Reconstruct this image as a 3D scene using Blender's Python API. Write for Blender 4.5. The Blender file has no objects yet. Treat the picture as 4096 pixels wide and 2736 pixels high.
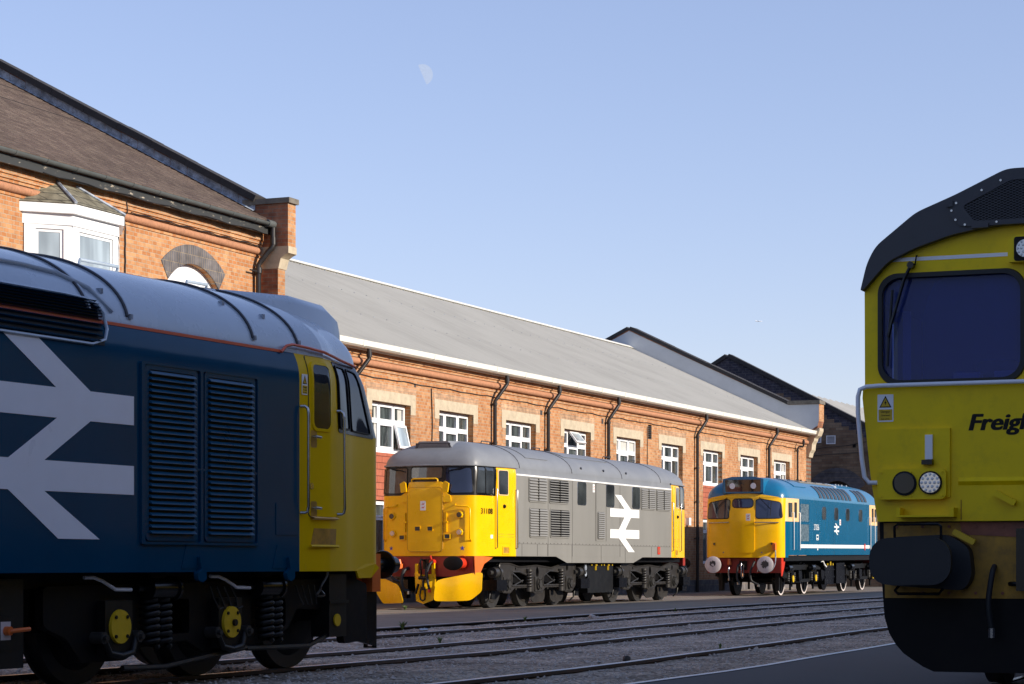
import bpy, bmesh, math, random
from mathutils import Vector, Matrix
random.seed(7)
C = bpy.context.scene.collection
R = math.radians
S_, CAMH = bpy.context.scene, 1.0

# ------------------------------------------------------------------ camera
cam = bpy.data.cameras.new('camera'); co = bpy.data.objects.new('camera', cam); C.objects.link(co)
cam.sensor_width = 36; cam.lens = 36*9000/4096; cam.shift_y = (2255-1368)/4096
cam.clip_start = .1; cam.clip_end = 40000
co.location = (0, 0, CAMH); co.rotation_euler = (R(90), 0, 0)
S_.camera = co
cam.dof.use_dof = False

# ------------------------------------------------------------------ light
SUN_AZ, SUN_EL = 113.2, 21.5          # azimuth clockwise from +Y
w = bpy.data.worlds.new('World'); S_.world = w; w.use_nodes = True
nt = w.node_tree; bg = nt.nodes['Background']
sky = nt.nodes.new('ShaderNodeTexSky'); sky.sky_type = 'NISHITA'; sky.sun_disc = False
sky.sun_elevation = R(SUN_EL); sky.sun_rotation = R(SUN_AZ)
sky.air_density = 1.0; sky.dust_density = 0.3; sky.ozone_density = 1.0; sky.altitude = 50
tint = nt.nodes.new('ShaderNodeVectorMath'); tint.operation = 'MULTIPLY'; tint.inputs[1].default_value = (1.04, .965, 1.07)
nt.links.new(sky.outputs[0], tint.inputs[0]); gm = nt.nodes.new('ShaderNodeGamma'); gm.inputs[1].default_value = .70; nt.links.new(tint.outputs[0], gm.inputs[0])
t2 = nt.nodes.new('ShaderNodeVectorMath'); t2.operation = 'MULTIPLY'; t2.inputs[1].default_value = (1.28, 1.35, 1.59); nt.links.new(gm.outputs[0], t2.inputs[0]); nt.links.new(t2.outputs[0], bg.inputs[0]); bg.inputs[1].default_value = 0.13
sl = bpy.data.lights.new('sun', 'SUN'); so = bpy.data.objects.new('sun', sl); C.objects.link(so)
sl.energy = 4.4; sl.angle = R(.5); sl.color = (1, .9, .76)
a, e = R(SUN_AZ), R(SUN_EL)
sd = Vector((math.sin(a)*math.cos(e), math.cos(a)*math.cos(e), math.sin(e)))
so.rotation_euler = sd.to_track_quat('Z', 'Y').to_euler(); so.location = (40, -20, 40)
vs = S_.view_settings; vs.view_transform = 'Standard'; vs.look = 'None'; vs.exposure = 0.42; vs.gamma = 1

# ------------------------------------------------------------------ materials
MAT = {}
def nodes(name):
    m = bpy.data.materials.new(name); m.use_nodes = True
    t = m.node_tree; return m, t, t.nodes['Principled BSDF']
def N(t, k, **kw):
    n = t.nodes.new(k)
    for a_, b_ in kw.items(): setattr(n, a_, b_)
    return n
def L(t, a_, b_): t.links.new(a_, b_)
def coords(t, scale=(1, 1, 1)):
    tc = N(t, 'ShaderNodeTexCoord'); mp = N(t, 'ShaderNodeMapping'); mp.inputs['Scale'].default_value = scale
    L(t, tc.outputs['Object'], mp.inputs[0]); return mp.outputs[0]
def paint(name, col, rough=.35, var=.12, bump=.0, metal=0, dirt=.0, scale=3, coat=0, streak=False, spec=.5):
    """painted surface: faint large-scale tone changes, optional grime and bump"""
    m, t, b = nodes(name)
    v = coords(t, (scale, scale, scale*(.18 if streak else 1)))
    n = N(t, 'ShaderNodeTexNoise'); n.inputs['Scale'].default_value = 1.3; n.inputs['Detail'].default_value = 6; n.inputs['Roughness'].default_value = .6
    L(t, v, n.inputs[0])
    cr = N(t, 'ShaderNodeMapRange'); cr.inputs[1].default_value = .3; cr.inputs[2].default_value = .7
    cr.inputs[3].default_value = 1-var; cr.inputs[4].default_value = 1+var; L(t, n.outputs[0], cr.inputs[0])
    mx = N(t, 'ShaderNodeVectorMath', operation='SCALE'); mx.inputs[0].default_value = col; L(t, cr.outputs[0], mx.inputs[3])
    out = mx.outputs[0]
    if dirt:
        n2 = N(t, 'ShaderNodeTexNoise'); n2.inputs['Scale'].default_value = 4; n2.inputs['Detail'].default_value = 10; n2.inputs['Roughness'].default_value = .75
        L(t, v, n2.inputs[0])
        r2 = N(t, 'ShaderNodeMapRange'); r2.inputs[1].default_value = .5; r2.inputs[2].default_value = .75; r2.inputs[4].default_value = dirt
        L(t, n2.outputs[0], r2.inputs[0])
        mm = N(t, 'ShaderNodeMix', data_type='RGBA'); L(t, r2.outputs[0], mm.inputs[0]); L(t, out, mm.inputs[6]); mm.inputs[7].default_value = (.045, .036, .028, 1)
        out = mm.outputs[2]
    L(t, out, b.inputs['Base Color'])
    rr = N(t, 'ShaderNodeMapRange'); rr.inputs[3].default_value = max(.02, rough*.75); rr.inputs[4].default_value = rough*1.25; L(t, n.outputs[0], rr.inputs[0])
    L(t, rr.outputs[0], b.inputs['Roughness']); b.inputs['Metallic'].default_value = metal
    b.inputs['Specular IOR Level'].default_value = spec
    if coat: b.inputs['Coat Weight'].default_value = coat; b.inputs['Coat Roughness'].default_value = .05
    if bump:
        n3 = N(t, 'ShaderNodeTexNoise'); n3.inputs['Scale'].default_value = bump[0]; n3.inputs['Detail'].default_value = 3
        L(t, coords(t), n3.inputs[0]); bp = N(t, 'ShaderNodeBump'); bp.inputs['Strength'].default_value = bump[1]; bp.inputs['Distance'].default_value = bump[2]
        L(t, n3.outputs[0], bp.inputs['Height']); L(t, bp.outputs[0], b.inputs['Normal'])
        if coat: L(t, bp.outputs[0], b.inputs['Coat Normal'])
    MAT[name] = m; return m
def brick(name, c1, c2, mortar, bw=.23, rh=.0865, ms=.007, axes='yz', var=.35, patch=None, off=.5, bumpd=.006, blot=.25, stain=0):
    """coursed brick in object space; axes picks the wall plane"""
    m, t, b = nodes(name)
    tc = N(t, 'ShaderNodeTexCoord'); sp = N(t, 'ShaderNodeSeparateXYZ'); L(t, tc.outputs['Object'], sp.inputs[0])
    cb = N(t, 'ShaderNodeCombineXYZ'); L(t, sp.outputs['XYZ'.index(axes[0].upper())], cb.inputs[0]); L(t, sp.outputs['XYZ'.index(axes[1].upper())], cb.inputs[1])
    bt = N(t, 'ShaderNodeTexBrick'); L(t, cb.outputs[0], bt.inputs['Vector'])
    bt.offset = off; bt.inputs['Scale'].default_value = 1; bt.inputs['Brick Width'].default_value = bw; bt.inputs['Row Height'].default_value = rh
    bt.inputs['Mortar Size'].default_value = ms; bt.inputs['Mortar Smooth'].default_value = .3; bt.inputs['Bias'].default_value = -.15
    bt.inputs['Color1'].default_value = (*c1, 1); bt.inputs['Color2'].default_value = (*c2, 1); bt.inputs['Mortar'].default_value = (*mortar, 1)
    n = N(t, 'ShaderNodeTexNoise'); n.inputs['Scale'].default_value = 5.5; n.inputs['Detail'].default_value = 5; L(t, tc.outputs['Object'], n.inputs[0])
    n2 = N(t, 'ShaderNodeTexNoise'); n2.inputs['Scale'].default_value = .55; n2.inputs['Detail'].default_value = 5; L(t, tc.outputs['Object'], n2.inputs[0])
    r = N(t, 'ShaderNodeMapRange'); r.inputs[1].default_value = .3; r.inputs[2].default_value = .7; r.inputs[3].default_value = 1-var; r.inputs[4].default_value = 1+var*.6; L(t, n.outputs[0], r.inputs[0])
    r2 = N(t, 'ShaderNodeMapRange'); r2.inputs[1].default_value = .35; r2.inputs[2].default_value = .65; r2.inputs[3].default_value = 1-blot; r2.inputs[4].default_value = 1+blot*.4; L(t, n2.outputs[0], r2.inputs[0])
    mu = N(t, 'ShaderNodeMath', operation='MULTIPLY'); L(t, r.outputs[0], mu.inputs[0]); L(t, r2.outputs[0], mu.inputs[1])
    sc = N(t, 'ShaderNodeVectorMath', operation='SCALE'); L(t, bt.outputs['Color'], sc.inputs[0]); L(t, mu.outputs[0], sc.inputs[3])
    out = sc.outputs[0]
    if stain:   # rain streaks and soot running down the wall
        n4 = N(t, 'ShaderNodeTexNoise'); n4.inputs['Scale'].default_value = 1; n4.inputs['Detail'].default_value = 7; n4.inputs['Roughness'].default_value = .65
        L(t, coords(t, (1.6, 1.6, .22)), n4.inputs[0]); r4 = N(t, 'ShaderNodeMapRange'); r4.inputs[1].default_value = .52; r4.inputs[2].default_value = .75; r4.inputs[4].default_value = stain; L(t, n4.outputs[0], r4.inputs[0])
        m4 = N(t, 'ShaderNodeMix', data_type='RGBA'); L(t, r4.outputs[0], m4.inputs[0]); L(t, out, m4.inputs[6]); m4.inputs[7].default_value = (.16, .07, .04, 1); out = m4.outputs[2]
    if patch:   # bands of another brick, e.g. a darker raised gable
        fac, col = patch(t, sp, bt)
        mm = N(t, 'ShaderNodeMix', data_type='RGBA'); L(t, fac, mm.inputs[0]); L(t, out, mm.inputs[6]); L(t, col, mm.inputs[7]); out = mm.outputs[2]
    L(t, out, b.inputs['Base Color']); b.inputs['Roughness'].default_value = .88; b.inputs['Specular IOR Level'].default_value = .2
    bp = N(t, 'ShaderNodeBump'); bp.inputs['Strength'].default_value = .8; bp.inputs['Distance'].default_value = bumpd
    iv = N(t, 'ShaderNodeMath', operation='MULTIPLY_ADD'); iv.inputs[1].default_value = -1; L(t, bt.outputs['Fac'], iv.inputs[0])
    nn = N(t, 'ShaderNodeTexNoise'); nn.inputs['Scale'].default_value = 40; L(t, tc.outputs['Object'], nn.inputs[0]); L(t, nn.outputs[0], iv.inputs[2])
    L(t, iv.outputs[0], bp.inputs['Height']); L(t, bp.outputs[0], b.inputs['Normal'])
    MAT[name] = m; return m

YEL = (.95, .52, .001)
paint('yellow', YEL, .28, .05, coat=.15, spec=.35, dirt=.10, scale=1.6, bump=(2.2, .25, .01))
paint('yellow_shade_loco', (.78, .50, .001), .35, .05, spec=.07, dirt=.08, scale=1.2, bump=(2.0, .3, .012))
paint('yellow_cab', (.93, .66, .001), .4, .06, spec=.25, dirt=.18, scale=1.5, bump=(2.0, .2, .01))
paint('cream', (.86, .58, .28), .3, .04)
paint('grey_side', (.225, .219, .20), .42, .07, dirt=.06, scale=1.2, streak=True, bump=(1.6, .2, .01))
paint('grey_roof', (.20, .21, .225), .45, .10, dirt=.12, scale=1.5, bump=(1.5, .2, .02))
paint('blue_side', (.000, .095, .20), .22, .05, spec=.35, scale=1, bump=(1.8, .3, .014))
paint('blue_roof', (.006, .14, .28), .3, .10, coat=.3, dirt=.12, scale=2, bump=(2.5, .3, .012))
paint('navy_side', (.001, .056, .118), .16, .08, spec=.15, scale=.8, bump=(1.5, .35, .016))
paint('navy_slat', (.01, .09, .18), .3, .06, spec=.6)
paint('roof_pale', (.43, .51, .59), .28, .07, coat=.7, dirt=.08, scale=1.5, bump=(1.2, .25, .02))
paint('roof_brown', (.28, .25, .20), .7, .15, dirt=.3, scale=4)
paint('white', (.86, .86, .84), .35, .02)
paint('white_trim', (.88, .89, .93), .3, .02)
paint('upvc', (.84, .85, .86), .3, .02)
paint('gutter_white', (.78, .76, .68), .5, .06, dirt=.12, scale=2)
paint('black', (.006, .006, .007), .5, .2, spec=.2)
paint('gloss_black', (.005, .005, .006), .25, .2, spec=.35)
paint('chassis', (.006, .006, .006), .45, .35, spec=.35, scale=5, bump=(18, .3, .004))
paint('chassis_dark', (.002, .002, .003), .55, .35, spec=.2, scale=5, bump=(18, .3, .004))
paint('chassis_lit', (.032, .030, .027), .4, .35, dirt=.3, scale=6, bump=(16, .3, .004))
paint('bogie_brown', (.026, .023, .020), .42, .35, scale=6, bump=(16, .3, .004))
paint('tyre', (.025, .024, .024), .5, .25, scale=8)
paint('steel', (.42, .42, .42), .25, .1, metal=1)
paint('rail_top', (.36, .36, .38), .32, .1, metal=.8, scale=5)
paint('rail_side', (.075, .05, .036), .8, .3, dirt=.3, scale=8)
paint('red', (.62, .035, .012), .35, .08, dirt=.15, scale=4)
paint('buffer_red', (.30, .025, .015), .45, .12, dirt=.3, scale=5)
paint('orange', (.75, .16, .03), .35, .1, dirt=.1)
paint('orange_line', (.75, .13, .06), .4, .04)
paint('star_blue', (.05, .05, .35), .4, .03)
paint('disc_pale', (.62, .56, .55), .55, .08, dirt=.1, scale=4)
paint('grime', (.05, .045, .045), .6, .3, scale=10)
paint('charcoal', (.040, .042, .052), .5, .12, dirt=.15, scale=3)
paint('rust', (.26, .09, .05), .65, .35, dirt=.35, scale=5)
paint('rust_yellow', (.42, .22, .02), .6, .35, dirt=.55, scale=4)
paint('rubber', (.015, .016, .018), .6, .1)
paint('stone', (.50, .42, .30), .85, .16, dirt=.22, scale=3, bump=(25, .3, .004))
paint('coping', (.17, .15, .12), .85, .3, dirt=.35, scale=5, bump=(20, .4, .006))
paint('coping_dark', (.035, .032, .032), .85, .3, dirt=.3, scale=5, bump=(20, .4, .006))
paint('render_wall', (.56, .58, .60), .75, .06, dirt=.05, scale=1.2)
paint('lead', (.30, .34, .40), .6, .6, dirt=.9, scale=5)
paint('pipe', (.022, .019, .018), .35, .25)
paint('grey_gutter', (.10, .11, .11), .4, .1)
paint('peeling', (.030, .032, .032), .6, .3, dirt=.0, scale=8)
paint('tile_red', (.36, .10, .055), .6, .12, scale=4)
def sheet():
    m, t, b = nodes('roof_sheet'); n = N(t, 'ShaderNodeTexNoise'); n.inputs['Scale'].default_value = 1; n.inputs['Detail'].default_value = 6; n.inputs['Roughness'].default_value = .7; L(t, coords(t, (.25, 5, .25)), n.inputs[0])
    n2 = N(t, 'ShaderNodeTexNoise'); n2.inputs['Scale'].default_value = .6; n2.inputs['Detail'].default_value = 8; L(t, coords(t, (1, .6, 1)), n2.inputs[0])
    ad = N(t, 'ShaderNodeMath', operation='MULTIPLY_ADD'); L(t, n2.outputs[0], ad.inputs[0]); ad.inputs[1].default_value = .8; L(t, n.outputs[0], ad.inputs[2])
    r = N(t, 'ShaderNodeValToRGB'); L(t, ad.outputs[0], r.inputs[0]); r.color_ramp.elements[0].position = .62; r.color_ramp.elements[0].color = (.31, .303, .275, 1); r.color_ramp.elements[1].position = 1.0; r.color_ramp.elements[1].color = (.385, .378, .345, 1)
    L(t, r.outputs[0], b.inputs['Base Color']); b.inputs['Roughness'].default_value = .6; MAT['roof_sheet'] = m
sheet()
paint('asphalt', (.17, .155, .135), .9, .3, dirt=.5, scale=.7, bump=(60, .35, .006))
paint('asphalt_dark', (.055, .058, .062), .85, .25, dirt=.3, scale=1.4, bump=(60, .35, .006))
paint('stone_chip', (.46, .42, .38), .9, .4, scale=30)
paint('terracotta', (.43, .20, .105), .8, .2, dirt=.12, scale=9)
paint('weed', (.10, .16, .04), .7, .3)
paint('curtain', (.5, .5, .47), .8, .1)
paint('blanket', (.02, .10, .16), .5, .1)
paint('cab_blue', (.05, .09, .75), .6, .1)
paint('lens', (.5, .5, .52), .1, .1, metal=.6)
paint('dial_yellow', (.66, .43, .006), .5, .1, dirt=.1, scale=6)
paint('airliner_white', (.9, .9, .9), .4, .0)

def peel():
    m, t, b = nodes('peel'); n = N(t, 'ShaderNodeTexNoise'); n.inputs['Scale'].default_value = 5; n.inputs['Detail'].default_value = 10; n.inputs['Roughness'].default_value = .7
    L(t, coords(t, (1, .7, 3)), n.inputs[0]); r = N(t, 'ShaderNodeValToRGB'); L(t, n.outputs[0], r.inputs[0])
    r.color_ramp.elements[0].position = .60; r.color_ramp.elements[0].color = (.028, .03, .03, 1)
    r.color_ramp.elements[1].position = .64; r.color_ramp.elements[1].color = (.42, .36, .28, 1)
    L(t, r.outputs[0], b.inputs['Base Color']); b.inputs['Roughness'].default_value = .6; MAT['peel'] = m
peel()
def glass(name, col, rough=.03, streak=None, var=.5, spec=.6):
    """dark window glass: what stands behind it shows as soft upright bands"""
    m, t, b = nodes(name)
    n = N(t, 'ShaderNodeTexNoise'); n.inputs['Scale'].default_value = 1; n.inputs['Detail'].default_value = 2
    L(t, coords(t, streak or (1.5, 1.5, 1.5)), n.inputs[0])
    r = N(t, 'ShaderNodeMapRange'); r.inputs[1].default_value = .35; r.inputs[2].default_value = .7; r.inputs[3].default_value = 1-var; r.inputs[4].default_value = 1+var*2; L(t, n.outputs[0], r.inputs[0])
    s = N(t, 'ShaderNodeVectorMath', operation='SCALE'); s.inputs[0].default_value = col; L(t, r.outputs[0], s.inputs[3]); L(t, s.outputs[0], b.inputs['Base Color'])
    b.inputs['Roughness'].default_value = rough; b.inputs['Specular IOR Level'].default_value = spec; b.inputs['Coat Weight'].default_value = .4 if spec > .5 else 0; b.inputs['Coat Roughness'].default_value = .02
    MAT[name] = m
glass('glass_cab', (.03, .036, .042))
glass('glass_dim', (.012, .016, .022), spec=.3)
glass('glass_navy', (.018, .022, .05), var=.2)
glass('glass_house', (.05, .06, .06), streak=(1, 6, 1.2))
glass('glass_pale', (.30, .36, .40), streak=(1, 3, .5), var=.25)
glass('glass_panel', (.03, .035, .035))
def real_glass():
    m, t, b = nodes('windscreen_glass'); b.inputs['Base Color'].default_value = (.13, .19, .60, 1); b.inputs['Roughness'].default_value = .01  # blue reflection of the coated glass is put into the base colour
    b.inputs['Transmission Weight'].default_value = .78; b.inputs['IOR'].default_value = 1.25; MAT['windscreen_glass'] = m
real_glass()
brick('brick', (.44, .182, .070), (.58, .32, .155), (.46, .37, .27), var=.16, blot=.10, stain=.35, bw=.165)
brick('brick_x', (.32, .12, .07), (.44, .19, .10), (.30, .24, .18), axes='xz', var=.35)
brick('brick_lintel', (.50, .29, .17), (.56, .36, .22), (.4, .3, .22), bw=.25)
brick('brick_arch', (.12, .115, .125), (.16, .15, .155), (.30, .24, .17), bw=.09, rh=.24, off=.5, var=.3)
def far_patch(t, sp, bt):
    # stepped line between the old buff gable and the later blue brick raised above it
    ax = N(t, 'ShaderNodeMath', operation='ADD'); L(t, sp.outputs[0], ax.inputs[0]); ax.inputs[1].default_value = 3.2
    ab = N(t, 'ShaderNodeMath', operation='ABSOLUTE'); L(t, ax.outputs[0], ab.inputs[0])
    st = N(t, 'ShaderNodeMath', operation='SNAP'); L(t, ab.outputs[0], st.inputs[0]); st.inputs[1].default_value = .33
    lim = N(t, 'ShaderNodeMath', operation='MULTIPLY_ADD'); L(t, st.outputs[0], lim.inputs[0]); lim.inputs[1].default_value = -.52; lim.inputs[2].default_value = 8.6
    g = N(t, 'ShaderNodeMath', operation='GREATER_THAN'); L(t, lim.outputs[0], g.inputs[0]); L(t, sp.outputs[2], g.inputs[1])
    bt2 = N(t, 'ShaderNodeTexBrick'); cb = bt.inputs['Vector'].links[0].from_socket; L(t, cb, bt2.inputs['Vector'])
    for k in ('Scale', 'Brick Width', 'Row Height', 'Mortar Size'): bt2.inputs[k].default_value = bt.inputs[k].default_value
    bt2.inputs['Color1'].default_value = (.20, .125, .08, 1); bt2.inputs['Color2'].default_value = (.30, .215, .14, 1); bt2.inputs['Mortar'].default_value = (.17, .14, .11, 1)
    n = N(t, 'ShaderNodeTexNoise'); n.inputs['Scale'].default_value = .8; n.inputs['Detail'].default_value = 7; tc = N(t, 'ShaderNodeTexCoord'); L(t, tc.outputs['Object'], n.inputs[0])
    r = N(t, 'ShaderNodeMapRange'); r.inputs[1].default_value = .35; r.inputs[2].default_value = .65; r.inputs[3].default_value = .55; r.inputs[4].default_value = 1.15; L(t, n.outputs[0], r.inputs[0])
    s = N(t, 'ShaderNodeVectorMath', operation='SCALE'); L(t, bt2.outputs[0], s.inputs[0]); L(t, r.outputs[0], s.inputs[3])
    return g.outputs[0], s.outputs[0]
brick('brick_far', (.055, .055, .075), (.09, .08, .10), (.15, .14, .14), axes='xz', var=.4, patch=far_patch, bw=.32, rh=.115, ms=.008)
brick('slate', (.105, .076, .064), (.155, .118, .095), (.04, .032, .028), bw=.30, rh=.20, ms=.006, axes='yx', var=.22, blot=.2, bumpd=.010)
brick('bay_slate', (.20, .18, .13), (.27, .25, .18), (.08, .075, .06), bw=.30, rh=.17, ms=.012, axes='yz', var=.4)
brick('tile_hung', (.40, .12, .07), (.44, .14, .085), (.10, .03, .02), bw=.55, rh=.17, ms=.008, var=.12, blot=.1)
brick('brick_shed', (.10, .10, .115), (.14, .13, .14), (.12, .12, .12), var=.2)
def mesh_mat():
    # expanded metal mesh: diamond lattice cut out of the plate
    m, t, b = nodes('wire'); b.inputs['Base Color'].default_value = (.05, .055, .07, 1); b.inputs['Roughness'].default_value = .5; MAT['wire'] = m
mesh_mat()
def blotched():
    m, t, b = nodes('frosted_grille'); n = N(t, 'ShaderNodeTexNoise'); n.inputs['Scale'].default_value = 16; n.inputs['Detail'].default_value = 8; n.inputs['Roughness'].default_value = .8
    L(t, coords(t), n.inputs[0]); r = N(t, 'ShaderNodeValToRGB'); L(t, n.outputs[0], r.inputs[0])
    r.color_ramp.elements[0].position = .45; r.color_ramp.elements[0].color = (.015, .05, .08, 1); r.color_ramp.elements[1].position = .68; r.color_ramp.elements[1].color = (.30, .38, .42, 1)
    L(t, r.outputs[0], b.inputs['Base Color']); b.inputs['Roughness'].default_value = .5; MAT['frosted_grille'] = m
blotched()
def ballast_mat():
    m, t, b = nodes('ballast'); v = coords(t)
    vo = N(t, 'ShaderNodeTexVoronoi'); vo.inputs['Scale'].default_value = 26; L(t, v, vo.inputs[0])
    n = N(t, 'ShaderNodeTexNoise'); n.inputs['Scale'].default_value = 1.0; n.inputs['Detail'].default_value = 8; L(t, v, n.inputs[0])
    bw = N(t, 'ShaderNodeRGBToBW'); L(t, vo.outputs['Color'], bw.inputs[0])
    r = N(t, 'ShaderNodeValToRGB'); L(t, bw.outputs[0], r.inputs[0])
    r.color_ramp.elements[0].position = .15; r.color_ramp.elements[0].color = (.15, .125, .10, 1); r.color_ramp.elements[1].position = .9; r.color_ramp.elements[1].color = (.66, .56, .45, 1)
    r2 = N(t, 'ShaderNodeMapRange'); r2.inputs[1].default_value = .3; r2.inputs[2].default_value = .7; r2.inputs[3].default_value = .45; r2.inputs[4].default_value = 1.25; L(t, n.outputs[0], r2.inputs[0])
    s = N(t, 'ShaderNodeVectorMath', operation='SCALE'); L(t, r.outputs[0], s.inputs[0]); L(t, r2.outputs[0], s.inputs[3]); L(t, s.outputs[0], b.inputs['Base Color'])
    b.inputs['Roughness'].default_value = .95; b.inputs['Specular IOR Level'].default_value = .2
    bp = N(t, 'ShaderNodeBump'); bp.inputs['Strength'].default_value = 1; bp.inputs['Distance'].default_value = .02; L(t, vo.outputs['Distance'], bp.inputs['Height']); bp.invert = True
    L(t, bp.outputs[0], b.inputs['Normal']); MAT['ballast'] = m
ballast_mat()
def emis(name, col, st):
    m, t, b = nodes(name); b.inputs['Base Color'].default_value = (0, 0, 0, 1); b.inputs['Specular IOR Level'].default_value = 0
    n = N(t, 'ShaderNodeTexNoise'); n.inputs['Scale'].default_value = .06; n.inputs['Detail'].default_value = 4; L(t, coords(t), n.inputs[0])
    r = N(t, 'ShaderNodeMapRange'); r.inputs[1].default_value = .3; r.inputs[2].default_value = .7; r.inputs[3].default_value = .93; r.inputs[4].default_value = 1.05; L(t, n.outputs[0], r.inputs[0])
    s = N(t, 'ShaderNodeVectorMath', operation='SCALE'); s.inputs[0].default_value = col; L(t, r.outputs[0], s.inputs[3])
    L(t, s.outputs[0], b.inputs['Emission Color']); b.inputs['Emission Strength'].default_value = st; MAT[name] = m
emis('moonlight', (.385, .46, .625), 1)

# ------------------------------------------------------------------ mesh helpers
def link(name, me, mat, parent=None, smooth=35):
    o = bpy.data.objects.new(name, me); C.objects.link(o)
    if mat: me.materials.append(MAT[mat])
    if parent: o.parent = parent
    if smooth and len(me.polygons):
        me.polygons.foreach_set('use_smooth', [True]*len(me.polygons)); me.set_sharp_from_angle(angle=R(smooth))
    return o
def tag(o, label, cat, group=None, kind=None):
    if label: o['label'] = label
    if cat: o['category'] = cat
    if group: o['group'] = group
    if kind: o['kind'] = kind
    return o
def empty(name, loc, phi, label, cat, group=None, pitch=0):
    o = bpy.data.objects.new(name, None); C.objects.link(o); o.empty_display_size = .3
    o.location = loc; o.rotation_euler = (R(pitch), 0, R(-phi)); return tag(o, label, cat, group)
class MB:
    def __init__(s): s.v, s.f = [], []
    def add(s, vs_, fs):
        b = len(s.v); s.v += [tuple(v) for v in vs_]; s.f += [tuple(b+i for i in f) for f in fs]; return s
    def box(s, x0, x1, y0, y1, z0, z1):
        return s.add([(x0, y0, z0), (x1, y0, z0), (x1, y1, z0), (x0, y1, z0), (x0, y0, z1), (x1, y0, z1), (x1, y1, z1), (x0, y1, z1)],
                     [(0, 3, 2, 1), (4, 5, 6, 7), (0, 1, 5, 4), (1, 2, 6, 5), (2, 3, 7, 6), (3, 0, 4, 7)])
    def cyl(s, p, q, r, r2=None, n=20, cap=True):
        p, q = Vector(p), Vector(q); d = (q-p).normalized(); u = d.orthogonal().normalized(); v = d.cross(u); r2 = r if r2 is None else r2
        vs_ = [p+(u*math.cos(6.28318*i/n)+v*math.sin(6.28318*i/n))*r for i in range(n)]+[q+(u*math.cos(6.28318*i/n)+v*math.sin(6.28318*i/n))*r2 for i in range(n)]
        fs = [(i, (i+1) % n, n+(i+1) % n, n+i) for i in range(n)]
        if cap: fs += [tuple(range(n-1, -1, -1)), tuple(range(n, 2*n))]
        return s.add(vs_, fs)
    def tube(s, pts, r, n=8):
        pts = [Vector(p) for p in pts]; rings = []; u = None
        for i, p in enumerate(pts):
            d = (pts[min(i+1, len(pts)-1)]-pts[max(i-1, 0)]).normalized()
            u = d.orthogonal().normalized() if u is None else (u-d*u.dot(d)).normalized()
            v = d.cross(u); rings.append([p+(u*math.cos(6.28318*k/n)+v*math.sin(6.28318*k/n))*r for k in range(n)])
        vs_ = [q for ring in rings for q in ring]; fs = []
        for i in range(len(rings)-1):
            for k in range(n): fs.append((i*n+k, i*n+(k+1) % n, (i+1)*n+(k+1) % n, (i+1)*n+k))
        fs += [tuple(range(n-1, -1, -1)), tuple(range((len(rings)-1)*n, len(rings)*n))]
        return s.add(vs_, fs)
    def grid(s, rows, closed=False):
        n = len(rows[0]); fs = []
        for i in range(len(rows)-1):
            for k in range(n if closed else n-1):
                k2 = (k+1) % n; fs.append((i*n+k, i*n+k2, (i+1)*n+k2, (i+1)*n+k))
        return s.add([p for r_ in rows for p in r_], fs)
    def prism(s, poly, f0, f1):
        """poly: 2D points; f0/f1 map a 2D point to its two 3D ends"""
        n = len(poly); return s.add([f0(*p) for p in poly]+[f1(*p) for p in poly], [tuple(range(n-1, -1, -1)), tuple(range(n, 2*n))]+[(i, (i+1) % n, n+(i+1) % n, n+i) for i in range(n)])
    def helix(s, x, y, z0, z1, r, t, turns):
        return s.tube([(x+r*math.cos(a_*.5236), y+r*math.sin(a_*.5236), z0+(z1-z0)*a_/(turns*12)) for a_ in range(turns*12+1)], t, 6)
    def build(s, name, mat, parent=None, smooth=35, fixn=True):
        me = bpy.data.meshes.new(name); me.from_pydata(s.v, [], s.f)
        if fixn:
            bm = bmesh.new(); bm.from_mesh(me); bmesh.ops.recalc_face_normals(bm, faces=bm.faces); bm.to_mesh(me); bm.free()
        me.update(); return link(name, me, mat, parent, smooth)
def rrect(x0, x1, z0, z1, r, n=5):
    out = []
    for cx_, cz_, a0 in ((x1-r, z1-r, 0), (x0+r, z1-r, 90), (x0+r, z0+r, 180), (x1-r, z0+r, 270)):
        for i in range(n+1): out.append((cx_+r*math.cos(R(a0+90*i/n)), cz_+r*math.sin(R(a0+90*i/n))))
    return out
def rpoly(pts, r, n=4):
    """polygon with rounded corners"""
    out = []; k = len(pts)
    for i in range(k):
        p, a_, b_ = Vector(pts[i]), Vector(pts[i-1]), Vector(pts[(i+1) % k])
        ra = min(r, (a_-p).length*.45, (b_-p).length*.45); s0, s1 = p+(a_-p).normalized()*ra, p+(b_-p).normalized()*ra
        for j in range(n+1):
            t = j/n; q = s0*(1-t)**2+p*2*t*(1-t)+s1*t*t; out.append((q.x, q.y))
    return out
def xf(me, o, U, V):
    o, U, V = Vector(o), Vector(U), Vector(V); Nn = U.cross(V)
    M = Matrix(((U.x, V.x, Nn.x, o.x), (U.y, V.y, Nn.y, o.y), (U.z, V.z, Nn.z, o.z), (0, 0, 0, 1))); me.transform(M); me.update()
def curve2mesh(cu):
    o = bpy.data.objects.new('tmp', cu); C.objects.link(o)
    dg = bpy.context.evaluated_depsgraph_get(); me = bpy.data.meshes.new_from_object(o.evaluated_get(dg))
    bpy.data.objects.remove(o); bpy.data.curves.remove(cu); me.materials.clear(); return me
def flat(polys, th):
    """2D outline (further polygons are holes) extruded from z=0 to z=th"""
    cu = bpy.data.curves.new('c', 'CURVE'); cu.dimensions = '2D'; cu.fill_mode = 'BOTH'; cu.extrude = th/2
    for p in polys:
        sp = cu.splines.new('POLY'); sp.points.add(len(p)-1)
        for i, q in enumerate(p): sp.points[i].co = (q[0], q[1], 0, 1)
        sp.use_cyclic_u = True
    me = curve2mesh(cu); me.transform(Matrix.Translation((0, 0, th/2))); return me
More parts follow.
